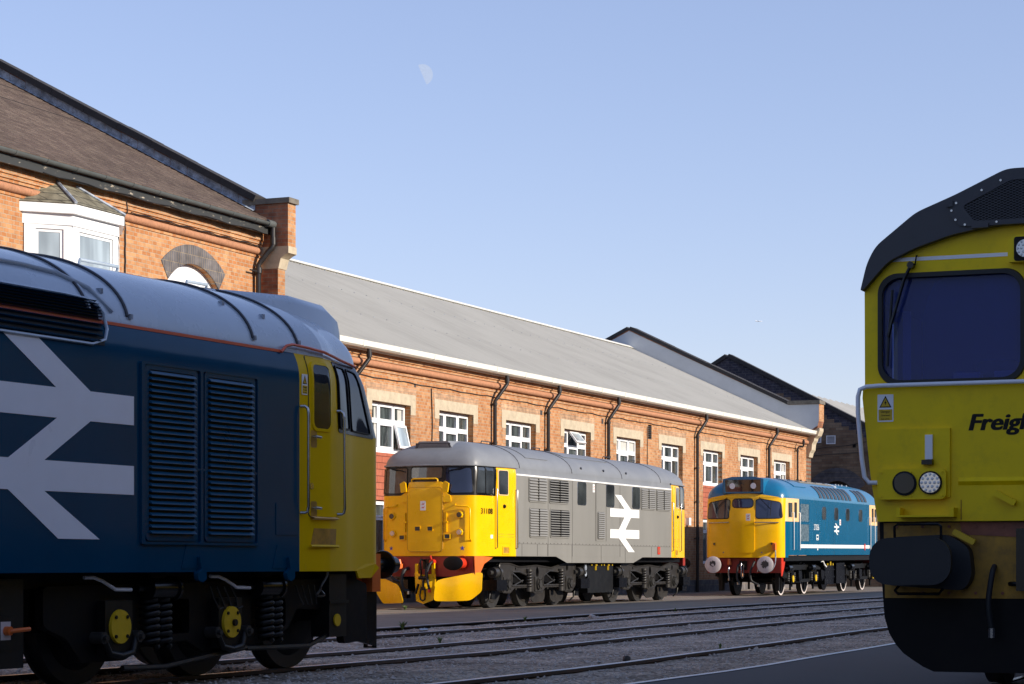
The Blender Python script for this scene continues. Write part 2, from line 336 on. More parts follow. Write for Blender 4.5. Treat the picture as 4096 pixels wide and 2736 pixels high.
SIDE = ((0, 1, 0), (0, 0, 1)); FRONT = ((1, 0, 0), (0, 0, 1))
def plate(name, mat, parent, polys, th, org, UV, smooth=30):
    me = flat(polys, th); xf(me, org, *UV); return link(name, me, mat, parent, smooth)
def text(name, mat, parent, body, org, UV, h, wscale=1, th=.002, align='LEFT', shear=0, bold=0, sp=1.0):
    cu = bpy.data.curves.new('t', 'FONT'); cu.body = body; cu.size = h/.73; cu.extrude = th; cu.align_x = align; cu.shear = shear; cu.offset = bold; cu.space_character = sp
    me = curve2mesh(cu); me.transform(Matrix.Diagonal((wscale, 1, 1, 1))); xf(me, org, *UV); return link(name, me, mat, parent, 0)
def circ(cx_, cz_, r, n=24, rz=None):
    rz = rz or r; return [(cx_+r*math.cos(6.28318*i/n), cz_+rz*math.sin(6.28318*i/n)) for i in range(n)]
def star(cx_, cz_, r):
    return [(cx_+(r if i % 2 == 0 else r*.42)*math.sin(i*math.pi/5), cz_+(r if i % 2 == 0 else r*.42)*math.cos(i*math.pi/5)) for i in range(10)]

# ------------------------------------------------------------------ locomotive body shell
def resample(pts, k):
    out = []; n = len(pts)
    for i in range(n-1):
        p0 = pts[i-1] if i else (-pts[1][0], pts[1][1]); p1, p2 = pts[i], pts[i+1]; p3 = pts[min(n-1, i+2)]
        for j in range(k):
            t = j/k; out.append(tuple(.5*((2*p1[a])+(p2[a]-p0[a])*t+(2*p0[a]-5*p1[a]+4*p2[a]-p3[a])*t*t+(3*p1[a]-p0[a]-3*p2[a]+p3[a])*t**3) for a in (0, 1)))
    out[0] = tuple(pts[0]); out.append(tuple(pts[-1])); return out
def dense(poly, st=.07):
    out = []
    for i, p in enumerate(poly):
        q = poly[(i+1) % len(poly)]; k = max(1, int(math.hypot(q[0]-p[0], q[1]-p[1])/st)); out += [(p[0]+(q[0]-p[0])*j/k, p[1]+(q[1]-p[1])*j/k) for j in range(k)]
    return out
class Shell:
    """closed plan outline (rounded, bowed ends) raised through levels, capped by a domed roof"""
    def __init__(s, W, yN, yF, end, ys, ztop, hroof, spN, spF, rake=lambda z: 0, kx=1.0, kz=1.0, bulge=None):
        end = resample(end, 5)
        s.W, s.yN, s.yF, s.ztop, s.h, s.spN, s.spF, s.rake, s.kx, s.kz = W, yN, yF, ztop, hroof, spN, spF, rake, kx, kz
        right = [(x, yN+d, 1) for x, d in end]
        right += [(W, y, 0) for y in ys] + [(x, yF-d, -1) for x, d in reversed(end)]
        s.end = end; s.D = end[-1][1]
        s.right = right; left = [(-x, y, k) for x, y, k in reversed(right) if x > 1e-6]; s.ring = right+left
        s.bulge = bulge or (lambda z: 0)
    def P(s, p, z):
        x, y, k = p
        if k:
            d = (y-s.yN) if k == 1 else (s.yF-y); fr = max(0, 1-d/s.D); y += k*s.rake(z)*fr**.5
        x += s.bulge(z)*(1 if x > 0 else -1) if abs(x) > .3 else 0
        return (x, y, z)
    def wall_parts(s, zl, classify, parent, mats):
        parts = {}; n = len(s.ring)
        for j in range(len(zl)-1):
            for i in range(n):
                a_, b_ = s.ring[i], s.ring[(i+1) % n]; x = (a_[0]+b_[0])/2; y = (a_[1]+b_[1])/2; z = (zl[j]+zl[j+1])/2
                k = classify(x, y, z)
                if k: parts.setdefault(k, {}).setdefault('f', []).append((i, j))
        out = {}
        comps = []
        for k, d in parts.items():      # each connected piece becomes an object of its own
            left = set(d['f'])
            while left:
                st_ = [left.pop()]; comp = list(st_)
                while st_:
                    i, j = st_.pop()
                    for q in (((i+1) % n, j), ((i-1) % n, j), (i, j+1), (i, j-1)):
                        if q in left: left.remove(q); st_.append(q); comp.append(q)
                comps.append((k, {'f': comp}))
        for k, d in comps:
            idx, vs_, fs = {}, [], []
            def gi(i, j):
                i %= n
                if (i, j) not in idx: idx[(i, j)] = len(vs_); vs_.append(s.P(s.ring[i], zl[j]))
                return idx[(i, j)]
            for i, j in d['f']: fs.append((gi(i, j), gi(i+1, j), gi(i+1, j+1), gi(i, j+1)))
            m = MB(); m.add(vs_, fs); out[k] = m.build(k.split('|')[0], mats[k], parent, 40, fixn=False)
        return out
    def RP(s, p, th, off=0):
        x, y, z = s.P(p, s.ztop); cy = min(max(y, s.spN), s.spF); c = math.cos(th)**s.kx if th < 1.5707 else 0; sn = math.sin(th)**s.kz
        r = 1+off/1.3
        return (x*c*r, cy+(y-cy)*c*r, s.ztop+s.h*sn+off*sn)
    def roof(s, parent, mat, m=12, name='roof'):
        rows = [[s.RP(p, 1.5708*j/m) for p in s.ring] for j in range(m+1)]
        mb = MB(); mb.grid(rows, True); return mb.build(name, mat, parent, 50, fixn=False)
    def roofpt(s, y, th, off=0, side=1): return s.RP((side*s.W, y, 0), th, off)
    def frontx(s, x, z, off=0, far=False):
        """point on the near (or far) end wall at lateral x, height z"""
        ax = abs(x); e = s.end
        for i in range(len(e)-1):
            if e[i][0] <= ax <= e[i+1][0]+1e-9:
                t = (ax-e[i][0])/max(1e-6, e[i+1][0]-e[i][0]); d = e[i][1]*(1-t)+e[i+1][1]*t; break
        else: d = s.D
        fr = max(0, 1-d/s.D)**.5; r = s.rake(z)*fr
        return (x, s.yN+d+r-off, z) if not far else (x, s.yF-d-r+off, z)
    def sidey(s, y, z, off=0, side=1):
        """point on the side wall at station y"""
        for k, y0 in ((1, s.yN), (-1, s.yF)):
            d = (y-y0)*k; ps = [(dd+s.rake(z)*max(0, 1-dd/s.D)**.5, x) for x, dd in s.end if x > s.W*.6]
            if d < s.D:
                if d <= ps[0][0]: return (side*(ps[0][1]+off+s.bulge(z)), y, z)
                for (a_, xa), (b_, xb) in zip(ps, ps[1:]):
                    if a_ <= d <= b_: t = (d-a_)/max(1e-6, b_-a_); return (side*(xa*(1-t)+xb*t+off+s.bulge(z)), y, z)
        return (side*(s.W+off+s.bulge(z)), y, z)
def patch(name, mat, parent, fn, poly, off=.004, rings=3):
    """curved panel: 2D polygon shrunk to its middle in rings, each point laid on the surface fn(u, v, off)"""
    poly = dense(poly); rings = max(rings, 6)
    cx_ = sum(p[0] for p in poly)/len(poly); cz_ = sum(p[1] for p in poly)/len(poly); rows = []
    rows.append([fn(u, v, -.004) for u, v in poly])
    for i in range(rings+1):
        k = 1-i/rings; rows.append([fn(cx_+(u-cx_)*k, cz_+(v-cz_)*k, off) for u, v in poly])
    return MB().grid(rows, True).build(name, mat, parent, 40, fixn=True)
def hoop(name, mat, parent, fn, poly, wd=.03, off=.016):
    """raised frame round a polygon"""
    poly = dense(poly)
    cx_ = sum(p[0] for p in poly)/len(poly); cz_ = sum(p[1] for p in poly)/len(poly)
    def gr(p, d):
        v = Vector((p[0]-cx_, p[1]-cz_)); hx = max(abs(q[0]-cx_) for q in poly); hz = max(abs(q[1]-cz_) for q in poly)
        return (cx_+v.x*(1+d/hx), cz_+v.y*(1+d/hz))
    rows = [[fn(*gr(p, -wd*.15), -.004) for p in poly], [fn(*gr(p, -wd*.1), off) for p in poly], [fn(*gr(p, wd*.8), off) for p in poly], [fn(*gr(p, wd), -.004) for p in poly]]
    return MB().grid(rows, True).build(name, mat, parent, 40)
def window(parent, fn, poly, gmat, fmat, wd=.025, off=.014, name='window', frame='window_frame'):
    w_ = patch(name, gmat, parent, fn, poly, .008); hoop(frame, fmat, w_, fn, poly, wd, off); return w_
def louvre(parent, x, y0, y1, z0, z1, n, slat, back, frame, fw=.03, depth=.05, split=False, name='louvre_panel', angle=.6, sgn=1, r=.04):
    """louvred grille on the side: dark recess, frame, tilted slats"""
    fr = plate(name, frame, parent, [rrect(y0-fw, y1+fw, z0-fw, z1+fw, r+.02), rrect(y0, y1, z0, z1, r)], .016, (x, 0, 0), SIDE)
    MB().box(x-.002, x+.003, y0, y1, z0, z1).build('grille_backing', back, fr, 0)
    m = MB(); p = (z1-z0)/n; cols = [(y0, (y0+y1)/2-.012), ((y0+y1)/2+.012, y1)] if split else [(y0, y1)]
    for a_, b_ in cols:
        for i in range(n):
            zc = z0+p*(i+.5); h = p*.5*angle
            m.prism([(.004, zc+h), (.004+depth*.25, zc+h*.9), (.004+depth*.6, zc-h*.6), (.004+depth*.6, zc-h), (.004, zc-h*.2)], lambda q, z, a_=a_: (x+q, a_+.004, z), lambda q, z, b_=b_: (x+q, b_-.004, z))
    m.build('slats', slat, fr, 0)
    if split: MB().box(x, x+depth*.8, (y0+y1)/2-.01, (y0+y1)/2+.01, z0, z1).build('centre_bar', 'gloss_black', fr, 0)
    return fr
def wheelset(parent, y, r=.5, tyre='tyre', face='chassis', rim=None):
    ob = None
    for sx in (1, -1):
        m = MB(); x0, x1 = sx*.66, sx*.785
        m.cyl((x0, y, r), (x1, y, r), r, n=40); m.cyl((x0, y, r), (sx*.63, y, r), r+.028, r+.02, 40)
        w_ = m.build('wheel', tyre, parent)
        MB().cyl((x1, y, r), (sx*.80, y, r), r*.78, r*.74, 36).build('wheel_centre', face, w_)
        MB().cyl((x1, y, r), (sx*.84, y, r), .12, n=18).build('hub', face, w_)
        if rim: plate('tyre_band', rim, w_, [circ(0, 0, r, 40), circ(0, 0, r*.90, 40)], .004, (x1 if sx > 0 else x1, y, r), SIDE if sx > 0 else ((0, -1, 0), (0, 0, 1)))
    MB().cyl((-.66, y, r), (.66, y, r), .09, n=14).build('axle', 'chassis_dark', parent)
def handrail(parent, pts, r=.016, mat='steel', name='handrail'): return MB().tube(pts, r, 8).build(name, mat, parent, 60)
def danger_flash(parent, org, UV, w_, h):
    o = Vector(org); U, V = Vector(UV[0]), Vector(UV[1]); nn = U.cross(V)
    b = plate('warning_plate', 'white', parent, [rrect(0, w_, 0, h, .01)], .004, o, UV)
    z = lambda cx_, cz_, s: [(cx_-.35*s, cz_-.1*s), (cx_+.1*s, cz_+.12*s), (cx_+.05*s, cz_), (cx_+.4*s, cz_+.2*s), (cx_+.0*s, cz_-.25*s), (cx_+.05*s, cz_-.08*s)]
    plate('flash_symbol', 'red', b, [z(w_*.5, h*.68, w_)], .002, o+nn*.004, UV); plate('flash_symbol', 'red', b, [z(w_*.5, h*.33, w_)], .002, o+nn*.004, UV)
    return b
def overhead_sign(parent, org, UV, w_, h):
    """yellow triangle over a yellow text panel on a white plate"""
    o = Vector(org); U, V = Vector(UV[0]), Vector(UV[1]); nn = U.cross(V)
    b = plate('warning_sign', 'white_trim', parent, [rrect(0, w_, 0, h, .006)], .004, o, UV)
    t0 = [(w_*.12, h*.52), (w_*.88, h*.52), (w_*.5, h*.95)]; t1 = [(w_*.22, h*.555), (w_*.78, h*.555), (w_*.5, h*.87)]
    plate('triangle_border', 'black', b, [t0], .0015, o+nn*.004, UV); plate('triangle', 'dial_yellow', b, [t1], .0015, o+nn*.0056, UV)
    plate('flash_symbol', 'black', b, [[(w_*.45, h*.70), (w_*.53, h*.80), (w_*.52, h*.72), (w_*.58, h*.72), (w_*.48, h*.58), (w_*.50, h*.67), (w_*.43, h*.67)]], .001, o+nn*.0072, UV)
    plate('text_panel', 'dial_yellow', b, [[(w_*.07, h*.05), (w_*.93, h*.05), (w_*.93, h*.45), (w_*.07, h*.45)]], .0015, o+nn*.004, UV)
    for i, (s, hh) in enumerate((('Danger', .085), ('Overhead', .06), ('live wires', .06))):
        text('lettering', 'black', b, s, o+nn*.0065+U*w_*.5+V*h*(.33-.125*i), UV, h*hh, 1.0 if i == 0 else .95, .0005, 'CENTER')
    return b
def arrow(parent, x, Y, Z, mat='white'):
    """double arrow emblem; Y and Z turn unit positions into side coordinates"""
    P_ = lambda *q: [(Y(a_), Z(b_)) for a_, b_ in q]
    pts = P_((.16, 1), (.376, 1), (.707, .76), (1, .76), (1, .613), (.707, .613), (.514, .395), (1, .395), (1, .24), (.514, .24), (.84, 0), (.624, 0), (.293, .24), (0, .24), (0, .395), (.293, .395), (.486, .613), (0, .613), (0, .76), (.486, .76))
    return plate('emblem', mat, parent, [pts], .004, (x, 0, 0), SIDE)

# ================================================================== BUILDINGS (frame: x out of wall, y along, z up)
PB = 23.22; WO = Vector((6.5067, 80, 0)); un, uu = Vector((math.cos(R(PB)), -math.sin(R(PB)), 0)), Vector((math.sin(R(PB)), math.cos(R(PB)), 0))
def Wp(n, u, z=0): return un*n+uu*u+Vector((0, 0, z))        # yard coordinates -> world
def wall_plate(name, mat, parent, polys, th, x_face): return plate(name, mat, parent, polys, th, (x_face-th, 0, 0), SIDE, 0)

# ---- long low workshop
b2 = empty('workshop_building', WO, PB, 'long low orange brick workshop with pale corrugated roof and white gutter behind the locomotives', 'building')
WINS = [-26.0+.25, -21.76, -17.26, -12.78, -8.25, -3.88, .60, 5.04, 9.44]   # left edge of each stone lintel
Y0, Y1 = -30.8, 14.4
holes = []
for L0 in WINS:
    holes.append([(L0+.30, 1.0), (L0+2.53, 1.0), (L0+2.53, 5.12), (L0+.30, 5.12)])
VENT = [(-4.93, 5.2), (-4.58, 5.2), (-4.58, 5.67), (-4.93, 5.67)]
wall_plate('brick_wall', 'brick', b2, [[(Y0, -.2), (Y1, -.2), (Y1, 6.4), (Y0, 6.4)]]+holes+[VENT], .32, 0)
MB().box(-16, -.35, Y0+.1, Y1, -.2, 6.3).build('inner_wall', 'curtain', b2, 0)
m = MB()       # stepped eaves courses
for x, z0, z1 in ((.03, 5.86, 5.92), (.05, 6.13, 6.2), (.09, 6.2, 6.28), (.13, 6.28, 6.36)): m.box(.001, x, Y0, Y1+.0, z0, z1)
m.build('eaves_courses', 'brick', b2, 0)
m = MB(); m.tube([(.045, Y0, 6.03), (.045, -8, 6.03), (.045, Y1, 6.03)], .085, 12); m.build('brick_roll_moulding', 'terracotta', b2, 60)
MB().box(.14, .20, Y0, Y1+.35, 6.30, 6.42).build('fascia', 'gutter_white', b2, 0)
# gutter: half box with lip, in lengths with joints
m = MB()
y = Y0
while y < Y1+.3:
    y2 = min(y+2.05, Y1+.42)
    prof = [(.20, 6.50), (.20, 6.36), (.26, 6.33), (.36, 6.33), (.42, 6.37), (.44, 6.50), (.42, 6.50), (.40, 6.40), (.24, 6.40), (.22, 6.50)]
    m.prism(prof, lambda a_, b_, y=y: (a_, y+.004, b_), lambda a_, b_, y2=y2: (a_, y2-.004, b_))
    m.prism([(p[0]+(.012 if p[0] > .3 else 0), p[1]-.012) for p in prof], lambda a_, b_, y2=y2: (a_, y2-.05, b_), lambda a_, b_, y2=y2: (a_, y2+.05, b_)); y = y2
m.build('gutter', 'gutter_white', b2, 0)
# corrugated roof sheets
RX, RZ = -7.8, 10.26
m = MB(); rows = []; n = int((Y1-Y0)/.0333)
slope = Vector((RX-.30, RZ-6.47)); sl_ = slope.normalized()
for t in (0, .33, .66, 1):
    r_ = []
    for i in range(n+1):
        yy = Y0+i*.0333; h = .032*(math.sin(i*math.pi/3))
        # sheets overlap: a faint step each metre
        r_.append((.30+slope.x*t-sl_.y*h*-1, yy, 6.47+slope.y*t+h*abs(sl_.x)+.012*(1-t)))
    rows.append(r_)
m.grid(rows); m.build('corrugated_roof', 'roof_sheet', b2, 60, fixn=False)
MB().add([(RX, Y0, RZ), (RX, Y1, RZ), (-16.1, Y1, 6.3), (-16.1, Y0, 6.3)], [(0, 1, 2, 3)]).build('rear_roof', 'roof_sheet', b2, 0)
m = MB(); m.prism([(RX-.22, RZ-.05), (RX-.05, RZ+.07), (RX+.05, RZ+.07), (RX+.24, RZ-.04)], lambda a_, b_: (a_, Y0, b_), lambda a_, b_: (a_, Y1, b_)); m.build('ridge_capping', 'gutter_white', b2, 0)
m = MB()   # roof bolts
for t in (.03, .35, .68, .96):
    for i in range(0, int((Y1-Y0)/.8)):
        yy = Y0+.1+i*.8; x, z = .30+slope.x*t, 6.47+slope.y*t+.03; m.box(x-.012, x+.012, yy-.012, yy+.012, z-.01, z+.018)
m.build('roof_bolts', 'lead', b2, 0)
# gable parapet at the far end: white render towards us, brick end, stone coping
par = [(-.0, 6.3), (.48, 6.62), (.55, 6.9), (.55, 7.62), (-.75, 7.62), (RX+.1, 11.0), (RX-.1, 11.0), (-15.6, 7.2), (-15.6, -.2), (0, -.2)]
me = flat([par], .75); xf(me, (0, Y1+.75, 0), *FRONT); link('gable_parapet', me, 'brick_x', b2, 0)
MB().prism([(.02, 6.42), (.5, 6.72), (.545, 6.95), (.545, 7.60), (-.75, 7.60), (RX, 10.97), (RX-5, 8.6), (RX-5, 6.4)], lambda a_, b_: (a_, Y1-.005, b_), lambda a_, b_: (a_, Y1+.001, b_)).build('rendered_face', 'render_wall', b2, 0)
MB().box(.551, .556, Y1+.02, Y1+.74, 6.9, 7.62).build('brick_end', 'brick', b2, 0)
def coping_run(pts, th, y0, y1, name, mat, parent, joint=1.1):
    m = MB()
    for (ax, az), (bx, bz) in zip(pts, pts[1:]):
        d = Vector((bx-ax, bz-az)); Ln = d.length; d.normalize(); nn = Vector((-d.y, d.x)); nn = nn if nn.y > 0 else -nn
        k = max(1, int(Ln/joint))
        for i in range(k):
            s0, s1 = Ln*i/k+.004, Ln*(i+1)/k-.004; j = random.uniform(-.008, .008)
            q = [Vector((ax, az))+d*s0+nn*j, Vector((ax, az))+d*s1+nn*j]
            q += [q[1]+nn*th, q[0]+nn*th]
            m.prism([tuple(v) for v in q], lambda a_, b_: (a_, y0, b_), lambda a_, b_: (a_, y1, b_))
    return m.build(name, mat, parent, 0)
coping_run([(.60, 7.62), (-.80, 7.62)], .15, Y1-.06, Y1+.81, 'coping', 'coping', b2, 1.5)
coping_run([(-.82, 7.64), (RX+.0, 11.02)], .14, Y1-.06, Y1+.81, 'coping', 'coping_dark', b2, 1.7)
coping_run([(RX-.02, 11.02), (-15.6, 7.3)], .14, Y1-.06, Y1+.81, 'coping', 'coping_dark', b2, 1.7)
for (y0, z0, sz) in ((Y1+.02, 5.95, 1.0),):   # stone kneeler under the parapet
    c = [(.01, 5.40), (.10, 5.42), (.14, 5.60), (.22, 5.72), (.24, 5.95), (.26, 6.0), (.32, 6.1), (.34, 6.2), (.48, 6.3), (.56, 6.5), (.56, 6.62), (.01, 6.62)]
    m = MB(); m.prism(c, lambda a_, b_: (a_, Y1+.06, b_), lambda a_, b_: (a_, Y1+.66, b_)); m.build('stone_kneeler', 'stone', b2, 0)

def upvc_window(parent, y0, y1, z0, z1, x, cols, zt, open_=None, curtain=0):
    """white frame, mullions and a transom with a pane of glass behind"""
    ys = [y0]+[y0+(y1-y0)*c for c in cols]+[y1]; fw = .055
    f = MB(); f.box(x-.07, x, y0, y1, z0, z0+fw*1.4); f.box(x-.07, x, y0, y1, z1-fw, z1)
    f.box(x-.07, x, y0, y0+fw, z0+fw*1.4, z1-fw); f.box(x-.07, x, y1-fw, y1, z0+fw*1.4, z1-fw)
    zz = [z0+fw*1.4] + ([zt] if zt else []) + [z1-fw]
    for c in ys[1:-1]: f.box(x-.065, x-.003, c-fw*.7, c+fw*.7, z0+fw*1.4, z1-fw)
    if zt: f.box(x-.062, x-.006, y0+fw, y1-fw, zt-fw*.7, zt+fw*.7)
    f.box(x-.02, x+.06, y0-.02, y1+.02, z0-.05, z0-.002)
    fo = f.build('window', 'upvc', parent, 0)
    # casements: a second, slightly proud frame inside each light
    k = MB()
    for j in range(len(ys)-1):
        for i in range(len(zz)-1):
            if open_ and (j, i) == open_[0]: continue
            if (i+j) % 2 == 1 or i == 1:
                a0, a1 = ys[j]+fw*(1 if j == 0 else .7), ys[j+1]-fw*(1 if j == len(ys)-2 else .7); b0, b1 = zz[i]+(0 if i == 0 else fw*.7), zz[i+1]-(fw*.7 if i == 0 and len(zz) > 2 else 0)
                for q in ((a0, a1, b0, b0+.045), (a0, a1, b1-.045, b1), (a0, a0+.045, b0+.045, b1-.045), (a1-.045, a1, b0+.045, b1-.045)): k.box(x-.05, x+.012, *q)
    if k.v: k.build('casement', 'upvc', fo, 0)
    MB().box(x-.055, x-.045, y0+fw, y1-fw, z0+fw, z1-fw).build('pane', 'glass_house', fo, 0)
    if curtain == 1: MB().box(x-.0445, x-.043, y0+.5, y0+.75, z0+fw, z1-fw).box(x-.0445, x-.043, y1-.35, y1-.12, z0+fw, z1-fw).build('curtain', 'curtain', fo, 0)
    if curtain == 2: MB().box(x-.0445, x-.043, y0+fw, y1-fw, z1-.42, z1-fw).build('roller_blind', 'curtain', fo, 0)
    if curtain == 3: MB().box(x-.0445, x-.043, y0+.12, y0+.34, z0+fw, z1-fw).build('curtain', 'curtain', fo, 0)
    if open_:
        (j, i), hinge, ang = open_
        a0, a1 = ys[j]+fw*.6, ys[j+1]-fw*.6; b0 = zz[i]; b1 = zz[i+1]-(fw*.7 if i == 0 else 0)
        s = flat([[(a0, b0), (a1, b0), (a1, b1), (a0, b1)], [(a0+.06, b0+.06), (a1-.06, b0+.06), (a1-.06, b1-.06), (a0+.06, b1-.06)]], .05); xf(s, (0, 0, 0), *SIDE)
        g = flat([[(a0+.06, b0+.06), (a1-.06, b0+.06), (a1-.06, b1-.06), (a0+.06, b1-.06)]], .01); xf(g, (.02, 0, 0), *SIDE)
        M = Matrix.Translation((x+.01, 0, b1)) @ Matrix.Rotation(-R(ang), 4, 'Y') @ Matrix.Translation((0, 0, -b1))
        s.transform(M); g.transform(M); sh = link('open_casement', s, 'upvc', fo, 0); link('pane', g, 'glass_pale', sh, 0)
    return fo
for wi, L0 in enumerate(WINS):
    # stone lintel with short drops, its brick relieving course above
    lp = [(L0, 4.88), (L0+.30, 4.88), (L0+.30, 5.12), (L0+2.53, 5.12), (L0+2.53, 4.88), (L0+2.83, 4.88), (L0+2.83, 5.405), (L0, 5.405)]
    plate('stone_lintel', 'stone', b2, [lp], .03, (-.018, 0, 0), SIDE, 0)
    MB().box(.0, .006, L0-.05, L0+2.88, 5.408, 5.58).build('relieving_course', 'brick_lintel', b2, 0)
    for s in (L0+.08, L0+2.55):
        m = MB()
        for i in range(8): m.box(-.01, .005, s-(.10 if i % 2 else 0)*(1 if s < L0+1 else 0), s+.22+(.10 if i % 2 else 0)*(0 if s < L0+1 else 1), 4.88-.173*(i+1)+.09, 4.88-.173*i-.0)
        m.build('brick_quoins', 'brick_lintel', b2, 0)
    op = {0: ((2, 0), 'top', 13), 3: ((1, 1), 'top', 38)}.get(wi)
    w_ = upvc_window(b2, L0+.31, L0+2.52, 3.88, 5.11, -.16, (.30, .68), 4.62, op, (1, 3, 0, 0, 2, 0, 3, 0, 1)[wi])
    MB().box(-.15, -.06, L0+.30, L0+2.53, 2.62, 3.83).build('tile_hung_panel', 'tile_hung', b2, 0)
    upvc_window(b2, L0+.31, L0+2.52, 1.02, 2.60, -.14, (.45,), 2.15)
MB().box(-.12, -.1, -4.93, -4.58, 5.2, 5.67).build('vent_backing', 'black', b2, 0)
m = MB()
for i in range(7): m.prism([(-.05, 5.22+i*.066), (-.05, 5.235+i*.066), (.01, 5.205+i*.066), (.01, 5.19+i*.066)], lambda a_, b_: (a_, -4.93, b_), lambda a_, b_: (a_, -4.58, b_))
m.build('wall_vent', 'grime', b2, 0)
for (yy, zz, dy, dz) in ((-14.4, 5.42, .18, .14), (-9.3, 5.45, .16, .16), (-23.0, 5.62, .1, .1)):
    MB().box(.0, .006, yy, yy+dy, zz, zz+dz).build('air_brick', 'grime', b2, 0)
# brick wall recess line / plinth
MB().box(.0, .05, Y0, Y1+.7, -.2, .42).build('plinth', 'brick_arch', b2, 0)

GRP = 'black downpipes down the workshop wall'
def downpipe(y, lab, ztop=6.30, dy=.35, zb=5.62, small=False, zend=-.05):
    r = .055 if not small else .04
    t = empty('downpipe', WO+un*0+uu*0, PB, lab, 'drainpipe', GRP)
    p = [(.33, y+dy, ztop+.02), (.33, y+dy, ztop-.22), (.30, y+dy*.9, ztop-.28), (.16, y+.04, zb+.05), (.11, y, zb-.04), (.11, y, zend)]
    MB().tube(p, r, 12).build('pipe', 'pipe', t, 60)
    m = MB()
    for z in (zb-.12, 4.4, 3.2, 1.9): m.cyl((.11, y, z-.04), (.11, y, z+.04), r+.014, n=14); m.box(0, .11, y-.09, y+.09, z-.012, z+.012)
    m.cyl((.33, y+dy, ztop-.18), (.33, y+dy, ztop-.05), r+.016, n=14); m.build('pipe_collars', 'pipe', t, 60); return t
downpipe(-26.6, 'short black downpipe on the workshop wall just right of the dark blue locomotive cab')
downpipe(-17.98, 'black downpipe between the second and third workshop windows, above the grey locomotive cab roof')
downpipe(-14.02, 'black downpipe between the third and fourth workshop windows')
downpipe(-8.95, 'black downpipe between the open top-light window and the slatted wall vent')
downpipe(-.05, 'tall black downpipe reaching the ground between the grey and the blue locomotive')
downpipe(8.75, 'black downpipe above the blue locomotive roof, two windows from the gable end')
downpipe(12.75, 'thin black downpipe beside the workshop corner under the white gable', 6.05, .12, 5.72, True)
def sag(y0, y1, z, n=30, amp=.02, x=.03): return [(x, y0+(y1-y0)*i/n, z+amp*math.sin(i*1.7)*.4-amp*abs(math.sin(i*.42))) for i in range(n+1)]
t = MB().tube([tuple(WO+un*p[0]+uu*p[1]+Vector((0, 0, p[2]))) for p in sag(-29, 13.8, 5.72, 120, .022)], .011, 5).build('wall_cable', 'rubber', None, 60)
tag(t, 'thin black cable sagging along the workshop wall below the rounded brick moulding', 'cable')
t = MB().tube([tuple(WO+un*.02+uu*(-21.95+.03*math.sin(z*3))+Vector((0, 0, z))) for z in [5.66-.2*i for i in range(20)]], .014, 5).build('wall_cable', 'rubber', None, 60)
tag(t, 'single black cable running down the brickwork between the first two workshop windows', 'cable')
t = MB().tube([tuple(WO+un*.02+uu*-5.05+Vector((0, 0, z))) for z in (5.6, 4.6, 3.6, 2.5)], .012, 5).build('wall_cable', 'rubber', None, 60)
tag(t, 'straight dark conduit down the wall beside the slatted vent', 'cable')
bx = MB().box(0, .12, -1.0, -.78, 2.35, 2.62); bx.v = [tuple(WO+un*v[0]+uu*v[1]+Vector((0, 0, v[2]))) for v in bx.v]
tag(bx.build('junction_box', 'upvc', None, 0), 'small white junction box on the brick wall beside the tall downpipe', 'box')
bx = MB().box(0, .05, 13.45, 13.6, 3.95, 4.45); bx.v = [tuple(WO+un*v[0]+uu*v[1]+Vector((0, 0, v[2]))) for v in bx.v]
tag(bx.build('wall_bracket', 'pipe', None, 0), 'short dark iron bracket fixed to the brick corner above the blue locomotive', 'bracket')

# ---- taller slate-roofed building on the left
b1 = empty('slate_roofed_building', WO, PB, 'taller orange brick building with brown slate roof and white bay window at the left', 'building')
A0, A1 = -60.0, -31.14
ARC = (-34.03, 1.03, 6.45)   # arch centre y, half span, spring height set so the crown is at 7.48
def arc_pts(cy, half, zs, zc, n=18):
    rise = zc-zs; r_ = (half*half+rise*rise)/(2*rise); out = []
    a0 = math.asin(half/r_)
    for i in range(n+1):
        a_ = -a0+2*a0*i/n; out.append((cy+r_*math.sin(a_), zc-r_+r_*math.cos(a_)))
    return out
intr = arc_pts(-34.0, 1.05, 7.05, 7.49)
hole = [(-35.05, 3.2)]+intr+[(-32.95, 3.2)]
wall_plate('brick_wall', 'brick', b1, [[(A0, -.2), (A1, -.2), (A1, 8.75), (A0, 8.75)], hole], .4, .0)
ext = arc_pts(-34.0, 1.32, 7.42, 7.90)
plate('blue_brick_arch', 'brick_arch', b1, [ext+list(reversed(intr))], .03, (-.016, 0, 0), SIDE, 0)
MB().box(-.16, -.14, -35.1, -32.9, 3.0, 7.6).build('arch_infill', 'upvc', b1, 0)
wn = MB().box(-.139, -.11, -35.05, -32.95, 6.72, 6.80); wn.box(-.139, -.11, -34.03, -33.93, 3.2, 6.72); wn = wn.build('arched_window', 'upvc', b1, 0)
MB().box(-.139, -.13, -34.9, -34.1, 5.4, 6.66).build('pane', 'glass_pale', wn, 0); MB().box(-.139, -.13, -33.85, -33.05, 5.4, 6.66).build('pane', 'glass_pale', wn, 0)
m = MB()
for x, z0, z1 in ((.02, 7.98, 8.03), (.05, 8.22, 8.28), (.08, 8.28, 8.36), (.11, 8.36, 8.565)): m.box(.0005, x, A0, A1, z0, z1)
m.build('eaves_courses', 'brick', b1, 0)
m = MB(); y = A0
while y < A1-.1: m.cyl((.03, y+.003, 8.12), (.03, y+.085, 8.12), .08, .082, 12); y += .088
m.build('brick_roll_moulding', 'terracotta', b1, 50)
MB().box(.25, .30, A0, A1-.02, 8.49, 8.66).build('fascia_board', 'peel', b1, 0); MB().box(.0, .23, A0, A1-.02, 8.57, 8.60).build('soffit', 'peel', b1, 0)
